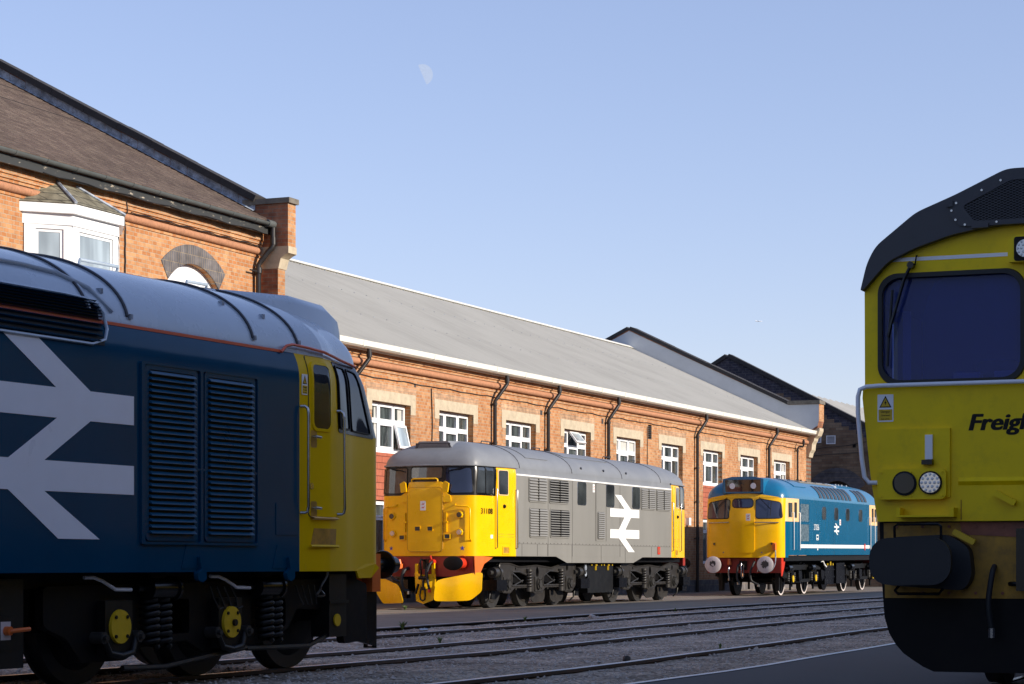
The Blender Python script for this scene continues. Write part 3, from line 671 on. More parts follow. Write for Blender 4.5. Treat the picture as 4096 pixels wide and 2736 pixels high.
m = MB(); y = A0; prof = [(.30+.07+.075*math.cos(R(a_)), 8.74+.075*math.sin(R(a_))) for a_ in range(180, 361, 20)]+[(.30+.07+.06*math.cos(R(a_)), 8.74+.06*math.sin(R(a_))) for a_ in range(360, 179, -20)]
while y < A1-.2:
    m.prism(prof, lambda a_, b_, y=y: (a_, y+.003, b_), lambda a_, b_, y=y: (a_, min(y+1.0, A1)-.003, b_))
    m.prism([(.37+(p[0]-.37)*1.12, 8.74+(p[1]-8.74)*1.12) for p in prof], lambda a_, b_, y=y: (a_, y-.04, b_), lambda a_, b_, y=y: (a_, y+.04, b_)); y += 1.0
m.cyl((.37, A1-.30, 8.72), (.37, A1+.02, 8.72), .085, n=16); m.build('gutter', 'grey_gutter', b1, 50)
# slate roof: courses are real steps, each row slightly tilted
pit = R(27.6); cR, sR = math.cos(pit), math.sin(pit); Lr = 13.0
m = MB(); nr = int(Lr/.2)
for i in range(nr):
    d0, d1 = i*.2, (i+1)*.2+.01; x0, z0 = .36-d0*cR, 8.78+d0*sR; x1, z1 = .36-d1*cR, 8.78+d1*sR
    j = .006
    m.add([(x0, A0, z0+.014), (x0, A1, z0+.014), (x1, A1, z1), (x1, A0, z1), (x0, A0, z0-.01), (x0, A1, z0-.01)], [(0, 1, 2, 3), (4, 5, 1, 0)])
ro = m.build('slate_roof', 'slate', b1, 0)
MB().add([(.36-Lr*cR, A0, 8.78+Lr*sR), (.36-Lr*cR, A1, 8.78+Lr*sR), (.36-Lr*cR*2, A1, 8.78), (.36-Lr*cR*2, A0, 8.78)], [(0, 1, 2, 3)]).build('rear_roof', 'slate', b1, 0)
# gable parapet with coping, lead flashing below it
zt = lambda x: 8.78+(.36-x)*math.tan(pit)
pt = .34
X9 = .36-Lr*cR
poly = [(0, -.2), (0, 8.78), (-.2, 8.9), (-.2, zt(-.2)+.25), (X9, zt(X9)+.25), (X9*2, 8.9), (X9*2, -.2)]
me = flat([poly], pt); xf(me, (0, A1+pt, 0), *FRONT); link('gable_parapet', me, 'brick_x', b1, 0)
coping_run([(-.10, zt(-.1)+.25), (X9, zt(X9)+.25)], .15, A1-.10, A1+pt+.08, 'coping', 'coping_dark', b1, 1.0)
m = MB(); i = 0; x = -.1
while x > X9:
    x2 = x-.45; j = random.uniform(.0, .05)
    m.add([(x, A1-.012, zt(x)+.25-j*.8), (x2+.01, A1-.012, zt(x2)+.25-j*.8), (x2+.01, A1-.016, zt(x2)+.07), (x, A1-.016, zt(x)+.07), (x2+.01, A1-.06-j, zt(x2)+.03), (x, A1-.06-j, zt(x)+.03)], [(0, 1, 2, 3), (3, 2, 4, 5)]); x = x2
m.build('lead_flashing', 'lead', b1, 0)
# pier that ends the parapet: shaft, stone corbel, head and cap
pm = MB(); pm.box(.0, .48, A1-.0, A1+.33, -.2, 7.72); p_shaft = pm.build('pier_shaft', 'brick_x', b1, 0)
MB().box(.481, .485, A1+.0, A1+.33, -.2, 7.72).build('pier_face', 'brick', b1, 0)
MB().prism([(.0, 7.72), (.50, 7.72), (.52, 7.80), (.56, 7.95), (.66, 8.02), (.76, 8.06), (.76, 8.22), (.0, 8.22)], lambda a_, b_: (a_, A1-.01, b_), lambda a_, b_: (a_, A1+.38, b_)).build('stone_corbel', 'stone', b1, 30)
MB().box(-.3, .74, A1-.0, A1+.36, 8.22, 9.2).build('pier_head', 'brick_x', b1, 0)
MB().box(.741, .745, A1, A1+.36, 8.22, 9.2).build('pier_face', 'brick', b1, 0)
MB().box(-.42, .80, A1-.05, A1+.42, 9.2, 9.32).build('pier_cap', 'coping', b1, 0)
# canted bay window under the eaves
bay = [(0, -40.2), (.62, -39.52), (.62, -37.96), (0, -36.95)]
def bay_ring(g, z): return [(0, bay[0][1]-g, z), (bay[1][0]+g, bay[1][1]-g*.5, z), (bay[2][0]+g, bay[2][1]+g*.5, z), (0, bay[3][1]+g, z)]
bw_ = MB()
bw_.grid([bay_ring(.03, 4.5), bay_ring(.03, 6.0)]).grid([bay_ring(.05, 7.52), bay_ring(.05, 7.74)])
bwo = bw_.build('bay_window', 'upvc', b1, 0)
m = MB(); m.grid([bay_ring(.05, 7.73), bay_ring(.14, 7.74), bay_ring(.14, 7.92), bay_ring(.0, 7.92)]); m.build('bay_fascia', 'upvc', bwo, 0)
m = MB(); m.grid([bay_ring(.16, 7.93), [(0, -39.8, 8.40), (.1, -39.25, 8.44), (.1, -38.6, 8.44), (0, -37.9, 8.40)]]); m.build('bay_roof', 'bay_slate', bwo, 0)
rr_ = bay_ring(.16, 7.95); m = MB()
m.tube([rr_[1], (.1, -39.25, 8.46)], .035, 6).build('lead_hip', 'lead', bwo, 40); MB().tube([rr_[2], (.1, -38.6, 8.46)], .035, 6).build('lead_hip', 'lead', bwo, 40)
def bay_light(p, q, pan):
    p, q = Vector((p[0], p[1], 0)), Vector((q[0], q[1], 0)); d = (q-p); Lw = d.length; d.normalize(); Z = Vector((0, 0, 1)); nn = d.cross(Z)
    me = flat([[(0, 5.6), (Lw, 5.6), (Lw, 7.55), (0, 7.55)], [(.22, 5.7), (Lw-.16, 5.7), (Lw-.16, 7.44), (.22, 7.44)]], .06); xf(me, p-nn*.03, d, Z); link('light_frame', me, 'upvc', bwo, 0)
    me = flat([[(.22, 5.7), (Lw-.16, 5.7), (Lw-.16, 7.44), (.22, 7.44)], [(.28, 5.7), (Lw-.22, 5.7), (Lw-.22, 7.38), (.28, 7.38)]], .03); xf(me, p-nn*.03, d, Z); link('casement', me, 'upvc', bwo, 0)
    me = flat([[(.26, 5.7), (Lw-.2, 5.7), (Lw-.2, 7.42), (.26, 7.42)]], .01); xf(me, p-nn*.02, d, Z); link('pane', me, 'glass_pale', bwo, 0)
bay_light(bay[0], bay[1], 1); bay_light(bay[1], bay[2], 1); bay_light(bay[2], bay[3], 1)
# gable pipes and cables of this building
t = empty('downpipe', WO, PB, 'thick black cast-iron downpipe with swan neck at the slate building corner beside the brick pier', 'drainpipe')
MB().tube([(.40, A1-.08, 8.64), (.40, A1-.08, 8.25), (.38, A1-.1, 8.17), (.32, A1-.14, 8.10), (.16, A1-.22, 7.86), (.12, A1-.25, 7.78), (.12, A1-.25, -.1)], .062, 12).build('pipe', 'pipe', t, 60)
m = MB()
for z in (7.66, 5.6, 3.6): m.cyl((.12, A1-.25, z-.06), (.12, A1-.25, z+.06), .085, n=14)
m.cyl((.40, A1-.08, 8.25), (.40, A1-.08, 8.42), .075, n=14); m.box(.10, .13, A1-.62, A1-.1, 7.62, 7.65); m.build('pipe_collars', 'pipe', t, 60)
def wcab(pts, r, lab):
    o = MB().tube([tuple(WO+un*p[0]+uu*p[1]+Vector((0, 0, p[2]))) for p in pts], r, 6).build('wall_cable', 'rubber', None, 60); return tag(o, lab, 'cable')
wcab([(.30, -37.1+.03*math.sin(i), 8.36-.1*i) for i in range(3)]+[(.10, -36.9, 8.10), (.03, -36.72, 7.86)]+[(.025, -36.72+.01*math.sin(i*2), 7.7-.12*i) for i in range(12)], .016, 'black cable dropping down the orange brickwork right of the white bay window')
wcab([(.09, -36.6+i*.17, 8.235-.012*math.sin(i*1.3)) for i in range(32)], .014, 'black cable clipped along the eaves above the blue brick arch')
wcab([(.315, A0+20+i*.5, 8.5-.02*math.sin(i*1.9)) for i in range(18)], .012, 'thin black cable looping along the peeling fascia board under the slate roof')

# ---- dark brick gable beyond the workshop
G3 = 97-76.085
b3 = empty('brick_gable_building', WO+uu*G3, PB, 'dark brick gabled building in shade beyond the workshop with a pale ribbed roof', 'building')
dx = 25.56
pk = (-31.05+dx, 10.30); ev = (-20.0+dx, 10.30-.52*11.05); ev2 = (-45+dx, 10.3-.60*14)
arch = arc_pts(-.35-.1, .78, 4.10, 4.66)
gp = [(ev2[0], -.2), (ev[0], -.2), ev, pk, ev2]
plate('gable_wall', 'brick_far', b3, [gp, [(-1.23, 1.0)]+arch+[(.33, 1.0)]], .4, (0, .4, 0), FRONT, 0)
ex3 = arc_pts(-.45, 1.30, 4.48, 5.24)
plate('blue_brick_arch', 'brick_arch', b3, [ex3+list(reversed(arch))], .04, (0, .015, 0), FRONT, 0)
MB().box(-1.3, .4, .2, .24, 1, 4.8).build('arched_window', 'glass_panel', b3, 0)
coping_run([pk, (ev[0]+.3, ev[1]-.16)], .17, -.08, .5, 'coping', 'coping_dark', b3, 2.2); coping_run([(pk[0]-.01, pk[1]), ev2], .17, -.08, .5, 'coping', 'coping_dark', b3, 2.2)
m = MB(); rp = (-27.5+dx, 8.57)       # roof slope behind the parapet, ribbed sheets
rows = []
for t_ in (0, 1):
    r_ = []
    for i in range(241):
        yy = .4+i*.2; h = .05 if i % 5 == 0 else 0
        r_.append((rp[0]+(ev[0]+.4-rp[0])*t_, yy, rp[1]+(-.52*(ev[0]+.4-rp[0]))*t_+h))
    rows.append(r_)
m.grid(rows); m.build('ribbed_roof', 'roof_sheet', b3, 0, fixn=False)
MB().add([(rp[0], .45, rp[1]-.1), (rp[0], 48, rp[1]-.1), (ev2[0], 48, ev2[1]-.9), (ev2[0], .45, ev2[1]-.9)], [(0, 1, 2, 3)]).build('rear_roof', 'slate', b3, 0)
MB().box(ev2[0], ev[0], .5, 48, -.2, 3.2).build('side_walls', 'brick_shed', b3, 0)
for (x, z) in ((-1.35, 6.54), (-.70, 6.48)):
    v = plate('vent_grille', 'upvc', b3, [[(x-.21, z-.19), (x+.21, z-.19), (x+.21, z+.19), (x-.21, z+.19)], [(x-.17, z-.15), (x+.17, z-.15), (x+.17, z+.15), (x-.17, z+.15)]], .05, (0, 0, 0), FRONT, 0)
    MB().box(x-.17, x+.17, -.008, -.002, z-.15, z+.15).build('grille_backing', 'black', v, 0)
    m = MB()
    for i in range(6): m.box(x-.17, x+.17, -.035, -.01, z-.14+i*.05, z-.12+i*.05)
    m.build('slats', 'white_trim', v, 0)
MB().box(.28, .42, -.01, .02, 6.12, 6.27).build('vent_hole', 'black', b3, 0)
def cab3(pts, lab):
    o = MB().tube([tuple(WO+un*p[0]+uu*(G3-.06)+Vector((0, 0, p[1]))) for p in pts], .013, 5).build('wall_cable', 'rubber', None, 60); tag(o, lab, 'cable')
cab3([(-2.4+.3*i, 5.95+.035*i-.03*math.sin(i)) for i in range(16)], 'upper thin cable strung across the dark gable under its vents')
cab3([(-2.4+.3*i, 5.75+.015*i) for i in range(16)], 'lower thin cable strung across the dark gable above the arch')

# ---- tall shed on the other side of the yard; its long shadow covers the foreground
b4 = empty('shed_building', Wp(6.0, -20), PB, 'tall dark brick shed across the yard outside the view whose shadow covers the near tracks', 'building')
HS = .3935*26.1
holes = []
for i in range(26):
    y0 = -46+i*14; holes.append([(y0, 3), (y0+4, 3), (y0+4, 7.5), (y0, 7.5)])
wall_plate('brick_wall', 'brick_shed', b4, [[(-60, -.2), (330, -.2), (330, HS), (-60, HS)]]+holes, .4, .4)
m = MB()
for i in range(26): y0 = -46+i*14; m.box(.15, .2, y0, y0+4, 3, 7.5)
m.build('window_panes', 'glass_house', b4, 0)
m = MB()
for i in range(26):
    y0 = -46+i*14
    for k in range(1, 4): m.box(.08, .14, y0+k-.03, y0+k+.03, 3, 7.5)
m.build('window_bars', 'upvc', b4, 0)
MB().add([(0, -60, HS), (0, 330, HS), (14, 330, HS+3), (14, -60, HS+3)], [(0, 1, 2, 3)]).build('roof', 'slate', b4, 0)
MB().box(.4, 14, -60, -59.6, -.2, HS).box(.4, 14, 329.6, 330, -.2, HS).build('end_walls', 'brick_shed', b4, 0)

# ================================================================== GROUND
def ground_strip(name, mat, n0, n1, u0, u1, z, kn=6, ku=40, fn0=None, fn1=None):
    rows = []
    for i in range(ku+1):
        u = u0+(u1-u0)*i/ku; a_ = fn0(u) if fn0 else n0; b_ = fn1(u) if fn1 else n1
        rows.append([tuple(Wp(a_+(b_-a_)*k/kn, u, z)) for k in range(kn+1)])
    o = MB().grid(rows).build(name, mat, None, 30, fixn=False); o['kind'] = 'structure'; return o
def pl(pts):
    def f(u):
        if u <= pts[0][0]: return pts[0][1]
        for (a_, b_), (c, d) in zip(pts, pts[1:]):
            if u <= c:
                t = (u-a_)/(c-a_); t = t*t*(3-2*t)*.5+t*.5; return b_+(d-b_)*t
        return pts[-1][1]
    return f
TA = pl([(0, -14.9), (28, -14.95), (36, -15.15), (44, -15.6), (52, -15.75), (66, -15.8), (120, -16.2)])
TB = pl([(-10, -12.45), (0, -12.03), (10, -11.64), (19, -11.29), (24, -11.12), (30, -11.42), (38, -11.75), (52, -12.05), (70, -12.3), (120, -12.6)])
TC = pl([(0, -7.5), (17, -7.28), (20.5, -7.20), (25, -7.38), (34, -7.8), (50, -8.3), (120, -8.8)])
TE = pl([(0, -20.6), (46.7, -21.28), (60, -21.42), (69, -21.2), (86, -21.0), (130, -21.4)])
TD = pl([(0, -2.7), (130, -5.0)])
base = MB().add([(-3000, -400, -.35), (3000, -400, -.35), (3000, 6000, -.35), (-3000, 6000, -.35)], [(0, 1, 2, 3)]).build('ground', 'asphalt_dark', None, 0); base['kind'] = 'structure'
bal = ground_strip('ballast_ground', 'ballast', 0, 0, -20, 130, -.052, 40, 300, lambda u: TA(u)-.62, lambda u: TC(u)+.62)
me = bal.data
for v in me.vertices: v.co.z += random.uniform(-.012, .012)
for v in me.vertices:      # ballast banked a little between the tracks
    pass
yard = ground_strip('yard_pavement', 'asphalt', -60, 0, -20, 200, -.012, 8, 60, None, lambda u: TA(u)-.66)
road = ground_strip('road', 'asphalt_dark', 0, 40, -20, 200, -.010, 8, 60, lambda u: TC(u)+.76, None)
def track(T, u0, u1, lab, mat_side='rail_side', step=1.5, w_=.035):
    t = empty('railway_track', (0, 0, 0), 0, lab, 'railway track', 'yard tracks'); k = int((u1-u0)/step)
    for s in (-.7175-w_, .7175+w_):
        side, top = [], []
        for i in range(k+1):
            u = u0+(u1-u0)*i/k; n = T(u)+s
            side.append([tuple(Wp(n+d, u, z)) for d, z in ((-.07, -.16), (-.07, -.145), (-.012, -.12), (-.012, -.045), (-w_, -.035), (-w_, -.004), (w_, -.004), (w_, -.035), (.012, -.045), (.012, -.12), (.07, -.145), (.07, -.16))])
            top.append([tuple(Wp(n+d, u, z)) for d, z in ((-w_, -.006), (-w_*.8, 0), (w_*.8, 0), (w_, -.006))])
        r_ = MB().grid(side).build('rail', mat_side, t, 40); MB().grid(top).build('rail_head', 'rail_top', r_, 30)
    return t
track(TA, -10, 125, 'farthest ballasted track, along the edge of the pavement in front of the grey locomotive')
track(TB, -16, 125, 'middle track in the ballast that carries the dark blue locomotive')
track(TC, -10, 125, 'nearest track, between the ballast and the dark asphalt at lower right')
track(TE, 0, 125, 'track flush with the pavement that carries the grey and the blue locomotives')
track(TD, 5, 80, 'track flush with the asphalt under the yellow locomotive nose at the right')
# fishplates / joint blocks beside rails
for (T, u, s, lab) in ((TC, 21.3, -.86, 'rusty fishplate joining two rails on the nearest track'), (TA, 36, .88, 'rusty fishplate on the farthest ballasted track')):
    m = MB()
    for q in (-.045, .045):
        c = Wp(T(u)+s+q, u); m.add([tuple(c+un*a_+uu*b_+Vector((0, 0, z))) for z in (-.12, -.03) for a_, b_ in ((-.015, -.3), (.015, -.3), (.015, .3), (-.015, .3))], [(0, 3, 2, 1), (4, 5, 6, 7), (0, 1, 5, 4), (1, 2, 6, 5), (2, 3, 7, 6), (3, 0, 4, 7)])
    tag(m.build('fishplate', 'rail_side', None, 0), lab, 'fishplate')
# loose stones lying on the ballast
m = MB()
for i in range(15000):
    u = 15+(random.random()**1.6)*50; n = random.uniform(TA(u)-.6, TC(u)+.6)
    if min(abs(n-T(u)-s) for T in (TA, TB, TC) for s in (-.75, .75)) < .06: continue
    p = Wp(n, u, -.052+.010); r_ = random.uniform(.010, .022) if random.random() > .03 else random.uniform(.025, .045)
    q = [Vector((random.uniform(.6, 1.2)*r_*math.cos(a_), random.uniform(.6, 1.2)*r_*math.sin(a_), random.uniform(-.3, .2)*r_)) for a_ in (0, 1.4, 2.7, 4.1, 5.2)]
    m.add([p+v for v in q]+[p+Vector((random.uniform(-.3, .3)*r_, random.uniform(-.3, .3)*r_, r_*random.uniform(.5, .9)))], [(0, 1, 5), (1, 2, 5), (2, 3, 5), (3, 4, 5), (4, 0, 5)])
o = m.build('loose_stones', 'stone_chip', None, 0, fixn=False); o['kind'] = 'stuff'; tag(o, 'loose pale stones scattered over the track ballast', 'stones')
def lump(name, mat, x, y, z, r, lab, cat, sq=.6, seed=1):
    rn = random.Random(seed); bm = bmesh.new(); bmesh.ops.create_icosphere(bm, subdivisions=2, radius=r)
    for v in bm.verts: v.co *= rn.uniform(.75, 1.15); v.co.z *= sq
    me = bpy.data.meshes.new(name); bm.to_mesh(me); bm.free(); o = link(name, me, mat, None, 30); o.location = (x, y, z); return tag(o, lab, cat)
def gpos(px, py, h=1.06):
    Y = 9000*h/(py-2255); return ((px-2048)/9000*Y, Y)
x, y = gpos(2368, 2474); lump('rock', 'stone_chip', x, y, -.03, .07, 'rounded pale rock lying on the ballast between the far tracks', 'rock', .8, 3)
x, y = gpos(2505, 2647); lump('rock', 'grime', x, y, -.03, .045, 'small dark lump sitting beside the nearest rail joint', 'rock', .9, 5)
x, y = gpos(1690, 2533)
m = MB(); m.cyl((x-.05, y, -.02), (x+.07, y+.03, -.015), .035, .033, 14); m.cyl((x+.07, y+.03, -.015), (x+.075, y+.031, -.015), .028, n=14)
tag(m.build('drinks_can', 'steel', None, 40), 'crushed silver drinks can lying on the ballast in front of the grey locomotive', 'litter')
def weed(x, y, h, lab, n=26, seed=2):
    rn = random.Random(seed); m = MB()
    for i in range(n):
        a_ = rn.uniform(0, 6.28); l = rn.uniform(.5, 1)*h; w_ = rn.uniform(.006, .014); dx_, dy_ = math.cos(a_), math.sin(a_); t = rn.uniform(.2, .9)
        p0 = Vector((x, y, -.02)); p1 = p0+Vector((dx_*l*t*.4, dy_*l*t*.4, l*.6)); p2 = p0+Vector((dx_*l*t, dy_*l*t, l)); s = Vector((-dy_, dx_, 0))*w_
        m.add([p0-s, p0+s, p1+s, p2, p1-s], [(0, 1, 2, 3, 4)])
    return tag(m.build('weed', 'weed', None, 0), lab, 'plant')
x, y = gpos(1610, 2515, 1.0); weed(x, y, .16, 'dry wispy weeds growing at the edge of the farthest ballasted track', 40)
x, y = gpos(1620, 2438, 1.0); weed(x, y, .13, 'small green weed below the front of the grey locomotive', 24, 4)
for k_, (px, py, h_, lab_) in enumerate(((2100, 2492, .10, 'short weed in the ballast left of the pale rock'), (2700, 2452, .08, 'tiny weed beside the farthest ballasted track, below the gap between the two distant locomotives'), (1760, 2585, .10, 'straggly weed in the ballast just right of the dark blue locomotive'), (2880, 2608, .09, 'small weed against the nearest track, left of the yellow locomotive'))):
    x, y = gpos(px, py); weed(x, y, h_, lab_, 14, 20+k_)
x, y = gpos(2850, 2360, 1.0)
m = MB(); m.prism([(-.35, 0), (.25, 0), (.42, .14), (.25, .34), (-.2, .40), (-.35, .2)], lambda a_, b_: (x+a_, y, b_), lambda a_, b_: (x+a_*.9, y+.3, b_)); fl = m.build('floodlight', 'blanket', None, 0)
tag(fl, 'small dark floodlight unit standing on the ground against the wall by the blue locomotive', 'floodlight')
m = MB(); m.add([(x+.20, y-.02, .33), (x+.42, y-.02, .12), (x+.46, y-.02, .30), (x+.27, y-.02, .42)], [(0, 1, 2, 3)]); m.build('lamp_glass', 'white_trim', fl, 0)

# ================================================================== LOCOMOTIVES (x out of the visible side, y away from the viewer)
def buffer_(parent, x, y, dirn, rx, rz, z=1.0, L_=.5, face='black', shank='chassis', base='buffer_red'):
    m = MB(); m.cyl((x, y+dirn*.0, z), (x, y-dirn*.05, z), .17, n=20); m.cyl((x, y-dirn*.05, z), (x, y+dirn*(L_*.55), z), .12, .115, 20)
    b = m.build('buffer', base, parent); MB().cyl((x, y+dirn*L_*.5, z), (x, y+dirn*(L_-.03), z), .085, n=18).build('plunger', 'steel', b)
    pts = circ(0, 0, rx, 32, rz); k = MB()
    rows = [[(x+u*q, y+dirn*(L_+o), z+v*q) for u, v in pts] for q, o in ((.0, .022), (.5, .018), (.85, .008), (1, -.008), (1, -.03), (.2, -.04), (0, -.04))]
    k.grid(rows, True).build('buffer_head', face, b, 40); return b
def hose(parent, pts, r=.025, mat='rubber', end='steel', name='brake_hose'):
    """smooth hanging hose through control points"""
    out = []
    for i in range(len(pts)-1):
        p0, p1, p2, p3 = (Vector(pts[max(0, min(len(pts)-1, i+k))]) for k in (-1, 0, 1, 2))
        for j in range(6):
            t = j/6; out.append(.5*((2*p1)+(p2-p0)*t+(2*p0-5*p1+4*p2-p3)*t*t+(3*p1-p0-3*p2+p3)*t**3))
    out.append(Vector(pts[-1])); h = MB().tube(out, r, 8).build(name, mat, parent, 60)
    MB().cyl(out[-1], out[-1]+Vector((0, 0, -.07)), r*1.3, n=10).build('coupling', end, h); return h
def star_mark(parent, fn, x, z, r, mat='star_blue'): return patch('star_mark', mat, parent, fn, star(x, z, r), .004, 1)

# ---------------------------------------------------------------- grey and yellow locomotive
lo = empty('locomotive', (-1.1402, 51.3047, 0), 22.3, 'grey diesel locomotive with yellow cab, yellow snowploughs and number 31108', 'locomotive')
E31 = [(0, 0), (.35, .01), (.7, .045), (.92, .09), (1.04, .15), (1.11, .22), (1.155, .33), (1.18, .48), (1.23, .95), (1.29, 1.45), (1.33, 2.0)]
sh = Shell(1.33, -2.02, 13.2, E31, [0, 1.5, 3.2, 5.0, 6.8, 8.6, 10.2, 11.18], 3.17, .60, -.35, 11.5, kx=.98, kz=1.0, rake=lambda z: max(0, z-2.5)*.12, bulge=lambda z: -.02 if z > 3.1 else 0)
D0, D1 = -1.02, 12.2     # front edge of the doors
def cls31(x, y, z):
    if -.001 < y < 11.181: return 'body_side' if z < 3.03 else 'roof_edge'
    if z > 3.145: return 'roof_edge|b'
    if z < 2.5: return 'cab'
    return 'window_band' if (y < D0 or y > D1) else 'cab_door_pillars'
sh.wall_parts([1.17, 1.46, 2.0, 2.5, 2.8, 3.03, 3.145, 3.17], cls31, lo, {'body_side': 'grey_side', 'roof_edge': 'grey_roof', 'roof_edge|b': 'grey_roof', 'cab': 'yellow', 'window_band': 'gloss_black', 'cab_door_pillars': 'yellow'})
rf = sh.roof(lo, 'grey_roof', 14)
MB().box(-1.1, 1.1, -1.5, 12.6, 1.04, 1.165).build('underframe', 'chassis_dark', lo, 0)
for s in (1, -1):
    me = flat([[(2.49, 1.172), (3.22, 1.022), (8.04, 1.022), (8.79, 1.172)]], .02); xf(me, (1.31*s if s > 0 else -1.33, 0, 0), *SIDE); link('skirt', me, 'grey_side', lo, 0)
    MB().box(min(s*1.33, s*1.335), max(s*1.33, s*1.335), .02, 11.16, 3.0, 3.035).build('waist_stripe', 'white', lo, 0)
# drip strip over the cab
for far in (False, True):
    pts = []
    for i in range(-24, 25):
        p = sh.frontx(1.155*i/24, 3.165, .03, far); pts.append(p)
    side_pts = [sh.sidey(y, 3.165, .022, 1) for y in (([-1.6, -1.2, -.6, -.1, .06] if not far else [12.8, 12.3, 11.8, 11.25, 11.1]))]
    left_pts = [(-p[0], p[1], p[2]) for p in reversed(side_pts)]
    MB().tube(left_pts+pts+side_pts, .022, 6).build('drip_strip', 'grey_roof', lo, 60)
F = lambda u, v, o: sh.frontx(u, v, o); FF = lambda u, v, o: sh.frontx(u, v, o, True); SS = lambda u, v, o: sh.sidey(u, v, o, 1)
patch('gangway_nose', 'yellow', lo, F, rpoly([(-.62, 2.35), (-.60, 2.50), (-.50, 2.55), (-.43, 2.66), (-.40, 2.80), (.40, 2.80), (.43, 2.66), (.50, 2.55), (.60, 2.50), (.62, 2.35)], .05), .03, 3)
gd = patch('gangway_door', 'yellow', lo, F, rrect(-.42, .42, 1.27, 2.68, .09), .036, 3); hoop('door_seam', 'rust_yellow', gd, F, rrect(-.42, .42, 1.27, 2.68, .09), .006, .040)
m = MB()
for i in range(12):
    for s in (-.455, .455): p = F(s, 1.33+i*.115, .03); m.cyl(p, (p[0], p[1]-.014, p[2]), .008, n=6)
m.build('rivets', 'yellow', gd, 0)
handrail(lo, [F(-.32, 2.80, .05), F(-.32, 2.85, .06), F(-.28, 2.87, .06), F(.26, 2.87, .06), F(.30, 2.85, .06), F(.30, 2.80, .05)], .018, 'yellow')
for s in (-1, 1):   # small angled brackets beside the nose top
    me = flat([rpoly([(-.07, -.10), (.06, -.12), (.09, .08), (0, .13), (-.05, .10)], .01)], .05); me.transform(Matrix.Scale(s, 4, (1, 0, 0))); xf(me, F(s*.50, 2.68, .06), *FRONT); link('nose_bracket', me, 'yellow', lo, 0)
    window(lo, F, [(s*x_, z_) for x_, z_ in rpoly([(.47, 3.11), (1.02, 3.10), (1.07, 2.56), (.62, 2.55), (.47, 2.76)], .05)], 'glass_navy' if s > 0 else 'glass_cab', 'black', .018, .012, 'windscreen')
    MB().tube([F(s*.95, 3.13, .05), F(s*.80, 3.07, .045), F(s*.60, 3.06, .04)], .008, 5).tube([F(s*.86, 3.11, .05), F(s*.52, 3.03, .03)], .010, 5).build('wiper', 'black', lo, 0)
window(lo, F, rrect(-.36, .38, 2.88, 3.12, .04), 'glass_cab', 'black', .018, .012, 'windscreen')
window(lo, FF, rrect(-1.0, 1.0, 2.58, 3.1, .05), 'glass_cab', 'black', .018, .012, 'windscreen')
def cab_side(sh_, lo_, ya, yb, s, far, g='glass_cab'):
    pass
for s in (1, -1):
    fn = lambda u, v, o, s=s: sh.sidey(u, v, o, s)
    for k, y0 in ((1, 0), (-1, 11.18)):      # both cabs: positions mirrored about the body ends
        Yk = lambda y: y0+k*y
        q = lambda pts: [(Yk(a_), b_) for a_, b_ in pts]
        window(lo, fn, q(rpoly([(-1.78, 2.56), (-1.46, 2.56), (-1.46, 3.12), (-1.70, 3.12)], .04)), 'glass_cab', 'black', .012, .010, 'cab_side_window')
        window(lo, fn, q(rrect(-1.42, -1.06, 2.55, 3.13, .03)), 'glass_cab', 'black', .012, .010, 'cab_side_window')
        dr = patch('cab_door', 'yellow', lo, fn, q(rrect(-.94, -.10, 1.46, 3.13, .05)), .008)
        window(dr, lambda u, v, o, fn=fn: fn(u, v, o+.008), q(rrect(-.87, -.43, 2.54, 3.08, .05)), 'glass_cab', 'cream', .022, .012, 'door_window')
        p0 = fn(Yk(-.62), 2.28, .012); MB().cyl(p0, (p0[0]+s*.04, p0[1], p0[2]), .05, .03, 12).build('door_handle', 'black', dr)
        for yy in (-1.0, -.03):
            handrail(lo, [fn(Yk(yy), 2.66, 0), fn(Yk(yy), 2.66, .05), fn(Yk(yy), 1.36, .055), fn(Yk(yy), 1.34, 0)], .014, 'steel')
        st = patch('step_recess', 'rust_yellow', lo, fn, q(rrect(-.66, -.38, 1.23, 1.37, .015)), .006); hoop('step_frame', 'yellow', st, fn, q(rrect(-.66, -.38, 1.23, 1.37, .015)), .03, .016)
        m = MB()
        for zz in (1.60, 1.66): a_, b_ = fn(Yk(-.86), zz, .010), fn(Yk(-.14), zz, .010); m.tube([a_, b_], .006, 5)
        m.build('vent_slots', 'rust_yellow', dr, 0)
# front fittings
for x_, z_, on in ((-.83, 2.05, 0), (-.81, 1.67, 1), (.80, 2.07, 0), (.80, 1.69, 1)):
    p = Vector(F(x_, z_, 0)); lm = MB(); lm.cyl(p, p+Vector((0, -.05, 0)), .088, .08, 8); b = lm.build('marker_light', 'yellow', lo, 30)
    MB().cyl(p+Vector((0, -.05, 0)), p+Vector((0, -.065, 0)), .058, .05, 16).build('lens', 'glass_panel' if not on else 'lens', b)
for x_, z_ in ((-.17, 1.77), (.13, 1.77), (-.56, 1.58), (.53, 1.60)):
    h = patch('recess', 'grime', lo, F, rrect(x_-.06, x_+.06, z_-.045, z_+.045, .01), .043); hoop('recess_rim', 'yellow', h, F, rrect(x_-.06, x_+.06, z_-.045, z_+.045, .01), .016, .05)
danger_flash(lo, Vector(F(-.10, 2.17, .045)), FRONT, .13, .21)
for s in (-1, 1): star_mark(lo, F, s*.86+.0, 1.34, .055)
